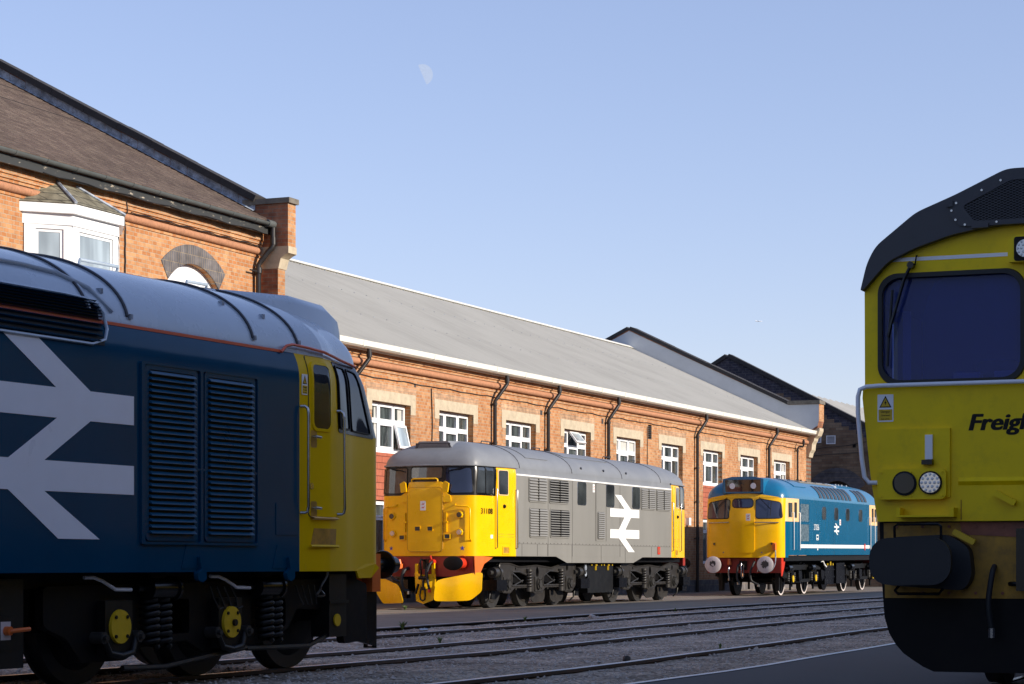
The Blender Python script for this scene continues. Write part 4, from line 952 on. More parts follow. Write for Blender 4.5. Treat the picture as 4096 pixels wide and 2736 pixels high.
for s in (-1, 1):
    handrail(lo, [F(s*.70, 2.30, .0), F(s*.72, 2.27, .07), F(s*1.0, 2.25, .07), F(s*1.04, 2.20, .08), F(s*1.04, 1.55, .08), F(s*1.04, 1.5, 0)], .016, 'yellow')
    p = Vector(F(s*.50, 1.85, .0)); m = MB(); m.box(p.x-.022, p.x+.022, p.y-.04, p.y, 1.70, 2.12); m.box(p.x-.05, p.x+.05, p.y-.07, p.y, 1.90, 1.93); m.build('lamp_bracket', 'yellow', lo, 0)
# front apron, beam, ploughs
m = MB(); rows = []
m.box(-1.13, 1.13, -1.98, -1.7, .72, 1.165); m.build('buffer_beam', 'buffer_red', lo, 0)
for s in (-1, 1):
    MB().prism([(-2.0, 1.17), (-.9, 1.165), (-1.1, 1.10), (-1.45, 1.0), (-1.72, .76), (-1.96, .74)], lambda a_, b_, s=s: (s*1.15, a_, b_), lambda a_, b_, s=s: (s*1.17, a_, b_)).build('side_bracket', 'orange' if s > 0 else 'buffer_red', lo, 0)
    buffer_(lo, s*.865, -1.98, -1, .23, .155, 1.01, .5, 'black', base='red')
    buffer_(lo, s*.865, 13.15, 1, .23, .155, 1.01, .5, 'black', base='red')
    # plough blade: folded plate, outer edge swept back
    r0 = [(s*.27, -2.42, .22), (s*.30, -2.40, .45), (s*.30, -2.38, .66), (s*.36, -2.36, .70)] if s > 0 else [(s*.30, -2.42, .12), (s*.38, -2.40, .35), (s*.42, -2.38, .52), (s*.46, -2.36, .56)]
    r1 = [(s*1.16, -1.98, .17), (s*1.34, -1.95, .37), (s*1.34, -1.95, .62), (s*1.34, -1.95, .82)] if s > 0 else [(s*1.08, -1.98, .10), (s*1.20, -1.95, .33), (s*1.18, -1.95, .55), (s*1.18, -1.95, .72)]
    if s > 0: out = rpoly([(.36, .19), (.41, .62), (.52, .67), (1.18, .81), (1.31, .81), (1.31, .40), (1.08, .20), (.66, .18)], .07)
    else: out = rpoly([(-.36, .14), (-.45, .46), (-.52, .54), (-1.14, .72), (-1.16, .42), (-1.19, .36), (-1.02, .115)], .06)
    fn = lambda x_, z_, o, s=s: (x_, -2.42+(abs(x_)-.3)*.48-o*.9+.10*((z_-.45)**2)*4-.02*math.sin(x_*9), z_)
    a_ = patch('snowplough_blade', 'yellow', lo, fn, out, .012, 4); patch('blade_back', 'yellow', a_, fn, out, -.006, 2)
m = MB(); m.prism([(-.24, .80), (-.20, .18), (.0, .12), (.20, .20), (.26, .62), (.26, .78), (.0, .76)], lambda a_, b_: (a_+.03, -2.20+abs(a_)*.35, b_), lambda a_, b_: (a_+.03, -2.18+abs(a_)*.35, b_)); m.build('centre_blade', 'yellow', lo, 0)
m = MB(); m.box(-.20, -.14, -2.12, -2.06, .7, 1.0); m.box(.20, .26, -2.12, -2.06, .7, 1.02); m.build('blade_straps', 'yellow', lo, 0)
m = MB(); m.box(-.02, .12, -2.10, -1.98, .88, 1.10); hk = m.build('draw_hook', 'gloss_black', lo, 0)
m = MB(); m.tube([(.0, -2.12, 1.08), (-.02, -2.2, 1.10), (-.02, -2.25, 1.02), (-.01, -2.22, .85), (-.01, -2.22, .70)], .022, 8); m.tube([(.10, -2.14, 1.0), (.10, -2.22, .85), (.10, -2.22, .70)], .022, 8); m.cyl((-.06, -2.22, .69), (.16, -2.22, .69), .04, n=12)
m.cyl((.05, -2.22, .70), (.05, -2.24, .46), .028, n=10); m.box(.01, .09, -2.27, -2.2, .42, .50)
m.tube([(0, -2.24, .46), (-.02, -2.26, .30), (.0, -2.26, .22), (.05, -2.26, .19), (.10, -2.26, .22), (.11, -2.26, .30), (.09, -2.24, .46)], .020, 8); m.tube([(-.06, -2.24, .56), (-.11, -2.25, .40), (-.12, -2.25, .34)], .03, 8); m.build('screw_coupling', 'gloss_black', hk)
hose(lo, [(.22, -2.05, 1.05), (.20, -2.2, 1.0), (.15, -2.26, .80), (.17, -2.26, .60), (.20, -2.24, .44)], .028, 'rubber', 'red'); MB().tube([(.16, -2.1, 1.18), (.18, -2.08, 1.08)], .022, 6).cyl((.20, -2.14, 1.04), (.20, -2.0, 1.04), .06, n=12).build('brake_cock', 'red', lo)
hose(lo, [(-.42, -2.0, .90), (-.46, -2.14, .84), (-.50, -2.18, .62), (-.46, -2.16, .44), (-.36, -2.1, .40)], .04); hose(lo, [(-.80, -2.0, .9), (-.80, -2.14, .80), (-.70, -2.16, .66), (-.55, -2.1, .60)], .03)
m = MB(); m.cyl((-.60, -2.08, .88), (-.60, -2.08, 1.0), .075, .08, 14); m.cyl((-.60, -2.08, 1.0), (-.60, -2.08, 1.10), .06, .03, 14); m.build('air_horn_cover', 'orange', lo)
m = MB(); m.tube([(-.83, -2.06, 1.15), (-.83, -2.08, 1.03), (-.76, -2.10, 1.02)], .014, 6); m.build('cock_handle', 'white', lo)
# side details
louvre(lo, 1.331, .775, 1.86, 2.445, 2.97, 8, 'grey_side', 'black', 'grey_side', split=True, angle=.8, r=.06)
louvre(lo, 1.331, 2.07, 3.30, 2.445, 2.97, 9, 'grey_side', 'black', 'grey_side', split=True, angle=.42, r=.05)
louvre(lo, 1.331, .82, 1.91, 1.63, 2.27, 11, 'grey_side', 'black', 'grey_side', split=True, angle=.8, r=.06)
louvre(lo, 1.331, 2.12, 3.36, 1.64, 2.27, 11, 'grey_side', 'black', 'grey_side', split=True, angle=.42, r=.05)
louvre(lo, 1.331, 8.65, 9.76, 2.445, 2.96, 10, 'grey_side', 'black', 'grey_side', split=True, angle=.8, r=.06)
louvre(lo, 1.331, 9.90, 11.04, 2.445, 2.96, 10, 'grey_side', 'black', 'grey_side', split=True, angle=.8, r=.06)
bd = MB().box(1.331, 1.336, 5.22, 5.95, 1.56, 2.99).build('body_door', 'grey_side', lo, 0)
louvre(bd, 1.337, 5.34, 5.80, 1.63, 2.28, 13, 'grey_side', 'black', 'grey_side', fw=.02, angle=.8)
MB().box(1.336, 1.339, 5.21, 5.225, 1.56, 2.99).box(1.336, 1.339, 5.945, 5.96, 1.56, 2.99).box(1.336, 1.339, 5.21, 5.96, 2.985, 3.0).build('door_seam', 'grime', bd, 0)
for y0 in (3.95, 5.98, 7.96):
    w_ = window(lo, SS, rrect(y0, y0+.56, 2.44, 2.97, .07), 'glass_panel', 'steel', .022, .012)
m = MB()
for yy in (3.58, 7.0, 1.98): m.box(1.33, 1.333, yy, yy+.012, 1.18, 2.99)
for yy in (.35, 1.3, 1.95, 3.55, 5.6, 7.4, 9.5): m.box(1.33, 1.3335, yy, yy+.012, 1.18 if not 3 < yy < 8 else 1.03, 1.45)
m.box(1.33, 1.3325, .05, 11.1, 1.452, 1.458); m.build('panel_seams', 'grime', lo, 0)
m = MB()
for i in range(46): m.box(1.33, 1.340, .2+i*.24, .215+i*.24, 1.468, 1.483)
m.build('rivets', 'grime', lo, 0)
arrow(lo, 1.334, lambda a_: 6.253+a_*2.23, lambda b_: 1.30+b_*1.445)
danger_flash(lo, (1.335, 4.98, 2.76), SIDE, .14, .20)
t_ = MB().box(1.33, 1.345, 9.98, 10.18, 1.25, 1.45).build('red_box', 'red', lo, 0); MB().box(1.345, 1.348, 10.03, 10.13, 1.29, 1.41).build('red_box_panel', 'rust', t_, 0)
pa, pb = Vector(sh.sidey(-1.66, 2.1, .014)), Vector(sh.sidey(-1.09, 2.1, .012)); dU = (pb-pa); dU.z = 0; dU.normalize()
text('number', 'black', lo, '31108', pa, (dU, (0, 0, 1)), .13, 1.08, .004, sp=1.14)
pc = Vector(sh.sidey(-1.22, 1.56, .004)); plate('data_plate', 'white', lo, [rrect(0, .11, 0, .08, .01)], .002, pc, (dU, (0, 0, 1))); 
# roof details
for yy in (.25, 3.6, 7.2, 10.3):
    MB().tube([sh.roofpt(yy, th*1.5708/10, .004) for th in range(11)]+[sh.roofpt(yy, th*1.5708/10, .004, -1) for th in range(10, -1, -1)], .010, 5).build('roof_seam', 'charcoal', lo, 60)
def roof_panel(parent, y0, y1, t0, t1, off=.015, mat='grey_roof', name='roof_hatch', sh_=None):
    sh_ = sh_ or sh; rows = []
    for i in range(9):
        th = t0+(t1-t0)*i/8; rows.append([sh_.roofpt(y0+(y1-y0)*k/6, th, off) for k in range(7)])
    e0 = [[sh_.roofpt(y0+(y1-y0)*k/6, t0, -.02) for k in range(7)]]; e1 = [[sh_.roofpt(y0+(y1-y0)*k/6, t1, -.02) for k in range(7)]]
    m = MB().grid(e0+rows+e1); m.grid([[sh_.roofpt(yy, t0+(t1-t0)*i/8, o) for i in range(9)] for yy, o in ((y0, off), (y0, -.02))]); m.grid([[sh_.roofpt(yy, t0+(t1-t0)*i/8, o) for i in range(9)] for yy, o in ((y1, off), (y1, -.02))])
    return m.build(name, mat, parent, 30)
roof_panel(lo, .9, 2.3, .45, 1.2); roof_panel(lo, 3.9, 7.0, .75, 1.5)
for yy in (.1, 3.2, 8.2, 10.2): MB().tube([sh.roofpt(yy, 1.25, -.01), sh.roofpt(yy, 1.25, .06), sh.roofpt(yy+.5, 1.25, .06), sh.roofpt(yy+.5, 1.25, -.01)], .012, 6).build('lifting_eye', 'charcoal', lo, 40)
m = MB()
for yy in (4.3, 5.9, 7.6): p = Vector(sh.roofpt(yy, .25, .0)); m.cyl(p, p+Vector((.03, 0, .01)), .03, n=8)
m.build('roof_bolts', 'charcoal', lo, 0)
# headcode-less vent box above the front
m = MB(); m.prism([(-.47, 3.50), (-.30, 3.72), (.40, 3.72), (.55, 3.50)], lambda a_, b_: (a_-.08, -1.52, b_), lambda a_, b_: (a_-.08, -.45, b_+.03)); vb = m.build('roof_ventilator', 'grey_roof', lo, 30)
m = MB()
for i in range(5): m.box(-.44+i*.02, .36-i*.01, -1.535, -1.52, 3.525+i*.028, 3.54+i*.028)
MB().box(-.46, .38, -1.525, -1.5195, 3.51, 3.68).build('vent_grille', 'charcoal', vb, 0); m.build('slats', 'grey_roof', vb, 0)
# running gear
def bogie31(parent, ax, n0):
    """heavy cast side frame with equaliser openings, coil springs, axleboxes"""
    a_, b_, c_ = ax
    for s in (1, -1):
        out = rpoly([(a_-.42, .52), (a_-.42, 1.0), (a_+.2, 1.0), (a_+.8, .92), (b_-.1, .96), (b_+.9, .90), (c_-.3, 1.02), (c_+.45, .98), (c_+.45, .5), (c_+.2, .34), (c_-.25, .34), (c_-.45, .46), (b_+.45, .46), (b_+.22, .32), (b_-.25, .32), (b_-.45, .46), (a_+.45, .46), (a_+.2, .34), (a_-.25, .36)], .07)
        h = [rpoly([(a_+.30, .50), (b_-.40, .50), (b_-.42, .70), (a_+.75, .82), (a_+.32, .82)], .06), rpoly([(b_+.34, .50), (c_-.40, .50), (c_-.42, .80), (b_+.75, .84), (b_+.34, .72)], .06), circ(b_-.02, .80, .09, 14, .13), circ(a_+.55, .885, .035, 10), circ(c_-.1, .9, .06, 12, .07)]
        x0 = 1.06 if s > 0 else -1.14
        fr = plate('bogie_frame', 'bogie_brown', parent, [out]+h, .08, (x0, 0, 0), SIDE)
        rim = [rpoly([(p[0], p[1]) for p in hh], .01) for hh in h[:2]]
        xs = x0+.08 if s > 0 else x0
        for hh in h[:2]: MB().tube([(xs, p[0], p[1]) for p in hh+hh[:1]], .022, 6).build('frame_rib', 'bogie_brown', fr, 50)
        MB().tube([(xs, p[0], p[1]) for p in out+out[:1]], .020, 6).build('frame_rib', 'bogie_brown', fr, 50)
        for yy in ax:
            m = MB(); m.cyl((s*1.0, yy, .53), (s*1.20, yy, .53), .16, .14, 18); m.cyl((s*1.20, yy, .53), (s*1.23, yy, .53), .09, n=12); m.box(min(s*1.1, s*1.16), max(s*1.1, s*1.16), yy-.20, yy+.20, .36, .70)
            for k in range(6): m.cyl((s*1.2, yy+.115*math.cos(k*1.047), .53+.115*math.sin(k*1.047)), (s*1.225, yy+.115*math.cos(k*1.047), .53+.115*math.sin(k*1.047)), .017, n=6)
            m.build('axlebox', 'chassis_lit', fr)
        for yy in (b_-.62, c_-.60):
            MB().helix(s*1.16, yy, .44, .84, .075, .024, 6).build('coil_spring', 'bogie_brown', fr, 60); MB().cyl((s*1.16, yy, .36), (s*1.16, yy, .46), .095, n=14).cyl((s*1.16, yy, .84), (s*1.16, yy, .88), .095, n=14).build('spring_seat', 'bogie_brown', fr)
            MB().box(min(s*1.13, s*1.17), max(s*1.13, s*1.17), yy-.55, yy+.02, .0, .001) if 0 else None
        for yy in (a_+.35, b_+.45):     # serrated chequer steps: diagonal tie bars
            m = MB(); m.tube([(s*1.12, yy, .80), (s*1.12, yy+.62, .58)], .022, 6); m.tube([(s*1.12, yy+.1, .50), (s*1.12, yy+.70, .62)], .016, 6); m.build('brake_rod', 'chassis_lit', fr, 60)
        for yy in (b_+.52, c_-.28):
            m = MB(); m.prism(rpoly([(yy-.52, .42), (yy-.45, .16), (yy-.25, .08), (yy+.3, .10), (yy+.42, .22), (yy+.42, .40)], .05), lambda p, q, s=s: (s*.93, p, q), lambda p, q, s=s: (s*.95, p, q)) ; m.build('wheel_guard', 'bogie_brown', fr, 0)
        for yy, k in ((a_-.62, -1), (c_+.75, 1)):
            m = MB(); m.cyl((s*1.15, yy-.25, .80), (s*1.15, yy+.15, .80), .12, n=18); m.cyl((s*1.15, yy-.4, .80), (s*1.15, yy+.32, .80), .05, n=12); m.cyl((s*1.15, yy-.02, .80), (s*1.15, yy+.02, .80), .145, n=18); m.build('brake_cylinder', 'chassis_lit', fr)
            m = MB(); m.box(min(s*.9, s*1.28), max(s*.9, s*1.28), yy-.26, yy+.34, .40, .64); m.cyl((s*1.12, yy, .64), (s*1.12, yy, .70), .15, n=18); m.build('sandbox', 'gloss_black', fr, 0)
            m = MB(); m.box(min(s*1.0, s*1.08), max(s*1.0, s*1.08), yy-.1, yy+.1, .22, .42); m.tube([(s*1.1, yy-.2, .42), (s*1.1, yy-.3, .20), (s*1.0, yy-.35, .10)], .02, 6); m.build('sand_pipe', 'chassis', fr, 40)
    MB().box(-.95, .95, a_-.3, c_+.3, .55, .95).build('bolster', 'chassis_dark', parent, 0)
    for yy in ax: wheelset(parent, yy, .50, 'tyre', 'bogie_brown')
bogie31(lo, (-.11, 1.80, 3.82), 0); bogie31(lo, (7.98, 9.95, 11.90), 1)
m = MB(); m.box(-1.18, 1.18, 5.05, 6.9, .28, 1.03); bx = m.build('battery_box', 'chassis', lo, 0)
m = MB()
for yy in (5.25, 5.55, 5.62, 5.95, 6.15, 6.45, 6.52, 6.75): m.cyl((1.18, yy, .98), (1.22, yy, .98), .03, n=8); m.box(1.18, 1.20, yy-.012, yy+.012, .84, .97) if yy in (5.55, 5.62, 6.45, 6.52) else None
m.build('brass_catches', 'dial_yellow', bx, 0)
MB().cyl((1.0, 4.72, .84), (1.25, 4.72, .84), .17, n=22).build('air_reservoir', 'chassis', lo); MB().cyl((1.25, 4.72, .90), (1.255, 4.72, .90), .07, n=14).cyl((1.25, 4.72, .76), (1.255, 4.72, .76), .07, n=14).build('reservoir_lamps', 'lead', lo)
MB().box(-1.1, 1.1, -1.6, 13.0, .62, 1.05).build('underframe_tanks', 'chassis_dark', lo, 0) if 0 else MB().box(-.5, .5, -1.6, 13.0, .75, 1.05).build('centre_girder', 'chassis_dark', lo, 0)
hb = MB().box(1.1, 1.2, 12.55, 12.95, .25, .95).build('end_step', 'gloss_black', lo, 0); MB().box(-1.1, 1.1, 12.9, 13.1, .85, 1.165).build('buffer_beam', 'buffer_red', lo, 0)

# ---------------------------------------------------------------- blue locomotive
lb = empty('locomotive', (7.786, 71.766, 0), 21.9, 'blue diesel locomotive with yellow nose, round white-faced buffers and number 27056', 'locomotive', pitch=.27)
E27 = [(0, 0), (.4, .03), (.8, .10), (1.05, .18), (1.18, .27), (1.26, .40), (1.30, .56), (1.315, .8), (1.325, 1.3), (1.33, 1.8)]
sb = Shell(1.33, -1.62, 12.15, E27, [.30, 2, 4, 6, 8, 10.2], 3.06, .69, .1, 10.2, kx=.80, rake=lambda z: max(0, z-2.35)*.16)
def cls27(x, y, z):
    nose = y < -1.62+.42 or y > 12.15-.42
    if nose: return 'nose'
    if .299 < y < 10.201: return 'body_side'
    return 'cab_side_upper' if z > 2.33 else 'body_side|cab'
sb.wall_parts([1.20, 1.27, 1.5, 2.0, 2.33, 2.6, 3.0, 3.06], lambda x, y, z: (None if z < 1.27 and not (y < -.96 or y > 11.5) else cls27(x, y, z)), lb, {'nose': 'yellow', 'body_side': 'blue_side', 'cab_side_upper': 'cream', 'body_side|cab': 'blue_side'})
sb.roof(lb, 'blue_roof', 14)
# arched yellow brow carried up into the roof dome
def brow(u, v, o):
    th = v; x = u; p = sb.frontx(x, 3.06, 0); d = math.sqrt(max(0, 1)); q = Vector(sb.RP((x, sb.yN+(p[1]-sb.yN)-sb.rake(3.06), 1), th, o)); return tuple(q)
rows = []
for j in range(5):
    r_ = []
    for i in range(-20, 21):
        x = i/20*1.12; p = sb.frontx(x, 3.06, 0); hmax = .22*math.cos(x/1.12*1.45); th = hmax*j/4
        cy = sb.spN; c = math.cos(th)**.80; r_.append((x*c, cy+(p[1]-cy)*c*1.0-.010, 3.06+.66*math.sin(th)+.004))
    rows.append(r_)
MB().grid(rows).build('yellow_brow', 'yellow', lb, 60)
F2 = lambda u, v, o: sb.frontx(u, v, o); 
for s in (-1, 1):
    window(lb, F2, [(s*a_, b_) for a_, b_ in rpoly([(.44, 2.43), (.42, 2.99), (.54, 3.03), (1.16, 2.92), (1.21, 2.43)], .09)], 'glass_cab' if s < 0 else 'glass_navy', 'black', .022, .012, 'windscreen')
    MB().tube([F2(s*.52, 3.08, .03), F2(s*.62, 2.98, .05), F2(s*.88, 2.72, .05)], .010, 5).tube([F2(s*.90, 2.95, .04), F2(s*.88, 2.50, .04)], .008, 5).build('wiper', 'black', lb, 0)
    handrail(lb, [F2(s*.42, 2.30, 0), F2(s*.42, 2.30, .05), F2(s*.75, 2.295, .05), F2(s*1.12, 2.29, .05), F2(s*1.12, 2.29, 0)], .014, 'steel')
    p = Vector(F2(s*.93, 1.63, 0)); b = MB().cyl(p, p+Vector((0, -.03, 0)), .055, .05, 16).build('marker_light', 'yellow', lb); MB().cyl(p+Vector((0, -.03, 0)), p+Vector((0, -.04, 0)), .035, n=12).build('lens', 'grime', b)
    star_mark(lb, F2, s*.62, 1.36, .03)
window(lb, F2, rrect(-.33, .33, 2.77, 3.03, .10), 'glass_navy', 'black', .020, .012, 'windscreen')
patch('nose_centre', 'yellow', lb, F2, rpoly([(-.42, 1.35), (.40, 1.35), (.40, 2.70), (-.42, 2.70)], .06), .022, 4)
danger_flash(lb, Vector(F2(.14, 2.35, .04)), FRONT, .14, .22)
# headcode box
hx = MB(); hx.prism([(-.66, 3.20), (.66, 3.20), (.66, 3.66), (.35, 3.73), (-.35, 3.73), (-.66, 3.66)], lambda a_, b_: (a_, -1.50, b_), lambda a_, b_: (a_*.96, .3, min(b_+.02, 3.70))); hb = hx.build('headcode_box', 'blue_roof', lb, 30)
plate('headcode_frame', 'blue_roof', hb, [rrect(-.62, .62, 3.22, 3.67, .04), rrect(-.575, .575, 3.255, 3.635, .03)], .03, (0, -1.501, 0), FRONT, 0); plate('headcode_glass', 'glass_panel', hb, [rrect(-.575, .575, 3.255, 3.635, .03)], .008, (0, -1.502, 0), FRONT, 0)
for s in (-1, 1): plate('headcode_disc', 'white', hb, [circ(s*.34, 3.44, .092, 24)], .004, (0, -1.511, 0), FRONT, 0)
# cab sides
for s in (1, -1):
    fn = lambda u, v, o, s=s: sb.sidey(u, v, o, s)
    for k, y0 in ((1, 0), (-1, 10.5)):
        q = lambda pts: [(y0+k*a_, b_) for a_, b_ in pts]
        sw = window(lb, fn, q(rrect(-.96, -.52, 2.46, 2.92, .03)), 'glass_cab', 'cream', .02, .012, 'cab_side_window'); a_, b_ = fn(y0+k*-.74, 2.47, .016), fn(y0+k*-.74, 2.91, .016); MB().tube([a_, b_], .012, 6).build('window_bar', 'steel', sw, 0)
        up = patch('cab_door', 'cream', lb, fn, q(rrect(-.42, .22, 2.34, 3.0, .02)), .007); dn = patch('door_lower', 'blue_side', up, fn, q(rrect(-.42, .22, 1.44, 2.33, .02)), .007)
        window(up, lambda u, v, o, fn=fn: fn(u, v, o+.007), q(rrect(-.34, -.02, 2.45, 2.94, .03)), 'glass_cab', 'cream', .02, .012, 'door_window')
        for yy in (-.46, .27): handrail(lb, [fn(y0+k*yy, 2.62, 0), fn(y0+k*yy, 2.62, .045), fn(y0+k*yy, 1.44, .045), fn(y0+k*yy, 1.44, 0)], .016, 'white')
for y0, w_ in ((3.28, .50), (4.99, .48), (6.62, .50), (8.55, .50)):
    window(lb, lambda u, v, o: sb.sidey(u, v, o, 1), rrect(y0, y0+w_, 2.46, 2.85, .12), 'glass_panel', 'steel', .025, .012)
for z0, z1 in ((2.35, 2.91), (1.72, 2.26)):
    fr = plate('intake_grille', 'blue_side', lb, [rrect(.40, 1.56, z0-.02, z1+.02, .02), rrect(.45, 1.51, z0, z1, .01)], .012, (1.331, 0, 0), SIDE, 0); MB().box(1.331, 1.336, .45, 1.51, z0, z1).build('grille_mesh', 'frosted_grille', fr, 0)
MB().box(1.331, 1.335, .42, 10.25, 1.50, 1.615).build('lower_stripe', 'white', lb, 0)
text('number', 'white', lb, '27056', (1.333, 2.18, 2.09), SIDE, .20, .92, .0015, sp=1.12)
arrow(lb, 1.333, lambda a_: 4.93+a_*.68, lambda b_: 1.955+b_*.385)
danger_flash(lb, (1.332, 5.68, 2.28), SIDE, .2, .2)
plate('data_plate', 'white', lb, [rrect(2.5, 2.8, 1.76, 1.94, .01), rrect(2.54, 2.76, 1.78, 1.80, .002), rrect(2.54, 2.76, 1.83, 1.90, .002)], .003, (1.332, 0, 0), SIDE, 0); plate('data_plate', 'white', lb, [rrect(2.62, 2.74, 1.43, 1.49, .01)], .003, (1.332, 0, 0), SIDE, 0)
m = MB()
for yy in (1.68, 1.98, 3.0):
    for zz in [2.10+i*.06 for i in range(6)]+[1.78+i*.055 for i in range(5)]: m.cyl((1.33, yy, zz), (1.345, yy, zz), .022, .012, 8)
m.build('vent_louvres', 'blue_roof', lb, 40)
MB().box(1.33, 1.345, 9.36, 9.52, 1.44, 1.66).build('red_box', 'red', lb, 0)
MB().box(1.33, 1.333, 4.93, 4.945, 1.28, 2.95).build('panel_seam', 'grime', lb, 0)
# roof fittings: curved radiator strips, hatches, brown exhaust panel
for i in range(9): roof_panel(lb, 2.95+i*.52, 3.28+i*.52, .12, .78, .014, 'rust' if 0 else 'charcoal', 'radiator_louvre', sb)
for i in range(3): roof_panel(lb, 8.42+i*.52, 8.75+i*.52, .12, .78, .014, 'charcoal', 'radiator_louvre', sb)
roof_panel(lb, 2.3, 6.6, 1.0, 1.57, .02, 'roof_brown', 'exhaust_panel', sb); roof_panel(lb, .4, 1.9, .62, 1.3, .018, 'blue_roof', 'roof_hatch', sb); roof_panel(lb, 7.0, 9.6, 1.0, 1.5, .03, 'blue_roof', 'roof_hatch', sb); roof_panel(lb, 6.7, 6.95, .9, 1.57, .03, 'white', 'roof_strip', sb)
for yy in (1.2, 2.4, 3.4, 4.6, 5.8): MB().tube([sb.roofpt(yy, 1.1, -.01), sb.roofpt(yy, 1.1, .05), sb.roofpt(yy+.2, 1.1, .05), sb.roofpt(yy+.2, 1.1, -.01)], .014, 6).build('lifting_eye', 'charcoal', lb, 40)
m = MB()
for yy in (7.6, 8.0, 8.5, 9.2): p = Vector(sb.roofpt(yy, 1.1, .02)); m.cyl(p, p+Vector((0, 0, .05)), .04, .03, 10)
m.build('roof_cowls', 'lead', lb)
# frame, buffers, hoses
MB().box(-1.22, 1.26, -1.15, 11.6, 1.09, 1.25).build('underframe', 'chassis', lb, 0); MB().box(-.5, .5, -1.1, 11.5, .7, 1.1).build('centre_girder', 'chassis_dark', lb, 0)
MB().box(-1.18, 1.18, -1.42, -1.1, .72, 1.20).build('buffer_beam', 'buffer_red', lb, 0); MB().box(-1.18, 1.18, 11.6, 11.8, .72, 1.20).build('buffer_beam', 'buffer_red', lb, 0)
MB().prism([(-1.4, 1.2), (-.9, 1.2), (-1.05, .9), (-1.3, .62), (-1.4, .62)], lambda a_, b_: (1.19, a_, b_), lambda a_, b_: (1.21, a_, b_)).build('side_bracket', 'red', lb, 0)
for s in (-1, 1):
    b = buffer_(lb, s*.84, -1.42, -1, .262, .262, .98, .55, 'disc_pale'); buffer_(lb, s*.84, 11.8, 1, .22, .22, .98, .5, 'black')
    rn = random.Random(9+s); blob = [((s*.84)+(.0 if s > 0 else .0)+.115*(1+.25*rn.uniform(-1, 1))*math.cos(i*.2618), .99+.115*(1+.3*rn.uniform(-1, 1))*math.sin(i*.2618)+.0) for i in range(24)]
    plate('grease_patch', 'grime', b, [blob] if s > 0 else [[(x_, .99+(z_-.99)*.7+.03) for x_, z_ in blob], circ(s*.84, .965, .05, 12)], .004, (0, -1.992, 0), FRONT, 0)
hose(lb, [(.38, -1.45, 1.1), (.36, -1.6, 1.0), (.28, -1.66, .75), (.30, -1.64, .50), (.42, -1.6, .40), (.52, -1.58, .36)], .035, 'rubber', 'steel'); hose(lb, [(-.10, -1.45, 1.0), (-.14, -1.6, .92), (-.16, -1.62, .6), (-.12, -1.6, .42)], .04); hose(lb, [(1.0, -1.40, 1.55), (1.05, -1.52, 1.3), (1.04, -1.55, 1.0), (.9, -1.55, .78), (.66, -1.55, .74), (.48, -1.5, .82)], .02, 'lead'); hose(lb, [(-.4, -1.45, .95), (-.44, -1.6, .85), (-.42, -1.6, .55)], .03, 'steel')
p = Vector(F2(1.02, 1.60, 0)); MB().box(p.x-.05, p.x+.05, p.y-.16, p.y, 1.44, 1.62).cyl((p.x, p.y-.1, 1.62), (p.x, p.y-.1, 1.66), .06, n=10).build('jumper_box', 'orange', lb, 30)
MB().box(.98, 1.0, -1.42, -1.2, 1.70, 1.98).box(.78, .80, -1.5, -1.35, 1.68, 1.93).build('lamp_bracket', 'yellow', lb, 0)
m = MB(); m.box(-.12, .12, -1.5, -1.42, .82, 1.10); dh = m.build('draw_hook', 'gloss_black', lb, 0); MB().tube([(-.03, -1.55, 1.05), (-.03, -1.62, .98), (-.03, -1.6, .62), (.0, -1.6, .56), (.05, -1.6, .62), (.05, -1.62, .98)], .022, 6).build('coupling_link', 'steel', dh, 60)
MB().cyl((-.44, -1.5, .98), (-.44, -1.5, 1.16), .07, .05, 12).build('air_horn_cover', 'orange', lb); MB().tube([(.40, -1.5, 1.26), (.41, -1.5, 1.08)], .022, 6).build('brake_cock', 'red', lb)
def bogie27(parent, ax, rim):
    a_, b_ = ax
    for s in (1, -1):
        out = rpoly([(a_-.95, .62), (a_-.95, .86), (a_-.3, .96), (b_+.3, .96), (b_+.95, .86), (b_+.95, .62), (b_+.35, .52), (b_-.35, .52), (b_-.5, .40), (a_+.5, .40), (a_+.35, .52), (a_-.35, .52)], .05)
        h = [rpoly([(a_+.5, .5), (b_-.5, .5), (b_-.6, .8), (a_+.6, .8)], .05)]
        x0 = 1.02 if s > 0 else -1.10; fr = plate('bogie_frame', 'chassis', parent, [out]+h, .08, (x0, 0, 0), SIDE)
        for yy in ax:
            m = MB(); m.box(min(s*1.02, s*1.18), max(s*1.02, s*1.18), yy-.17, yy+.17, .38, .72); m.build('axlebox', 'gloss_black', fr, 0); MB().cyl((s*1.18, yy, .52), (s*1.2, yy, .52), .11, n=16).build('axle_cover', 'dial_yellow' if yy == b_ or rim else 'chassis_lit', fr)
            for d in (-.36, .36): MB().helix(s*1.1, yy+d, .42, .70, .06, .02, 5).build('coil_spring', 'chassis_lit', fr, 60)
            m = MB(); m.cyl((s*1.16, yy-.70, .86), (s*1.16, yy-.35, .86), .12, n=16); m.cyl((s*1.16, yy-.9, .86), (s*1.16, yy-.7, .86), .04, n=10); m.build('brake_cylinder', 'gloss_black', fr)
            m = MB(); m.prism([(yy+.42, .80), (yy+.85, .74), (yy+.85, .52), (yy+.55, .42), (yy+.42, .6)], lambda p, q, s=s: (s*1.02, p, q), lambda p, q, s=s: (s*1.26, p, q)); m.build('sandbox', 'gloss_black', fr, 0)
            m = MB(); m.box(min(s*.9, s*.96), max(s*.9, s*.96), yy-.62, yy-.56, .15, .8); m.box(min(s*.9, s*.96), max(s*.9, s*.96), yy+.56, yy+.62, .15, .8); m.build('brake_hanger', 'chassis', fr, 0)
    for yy in ax: wheelset(parent, yy, .50, 'gloss_black', 'gloss_black', 'disc_pale')
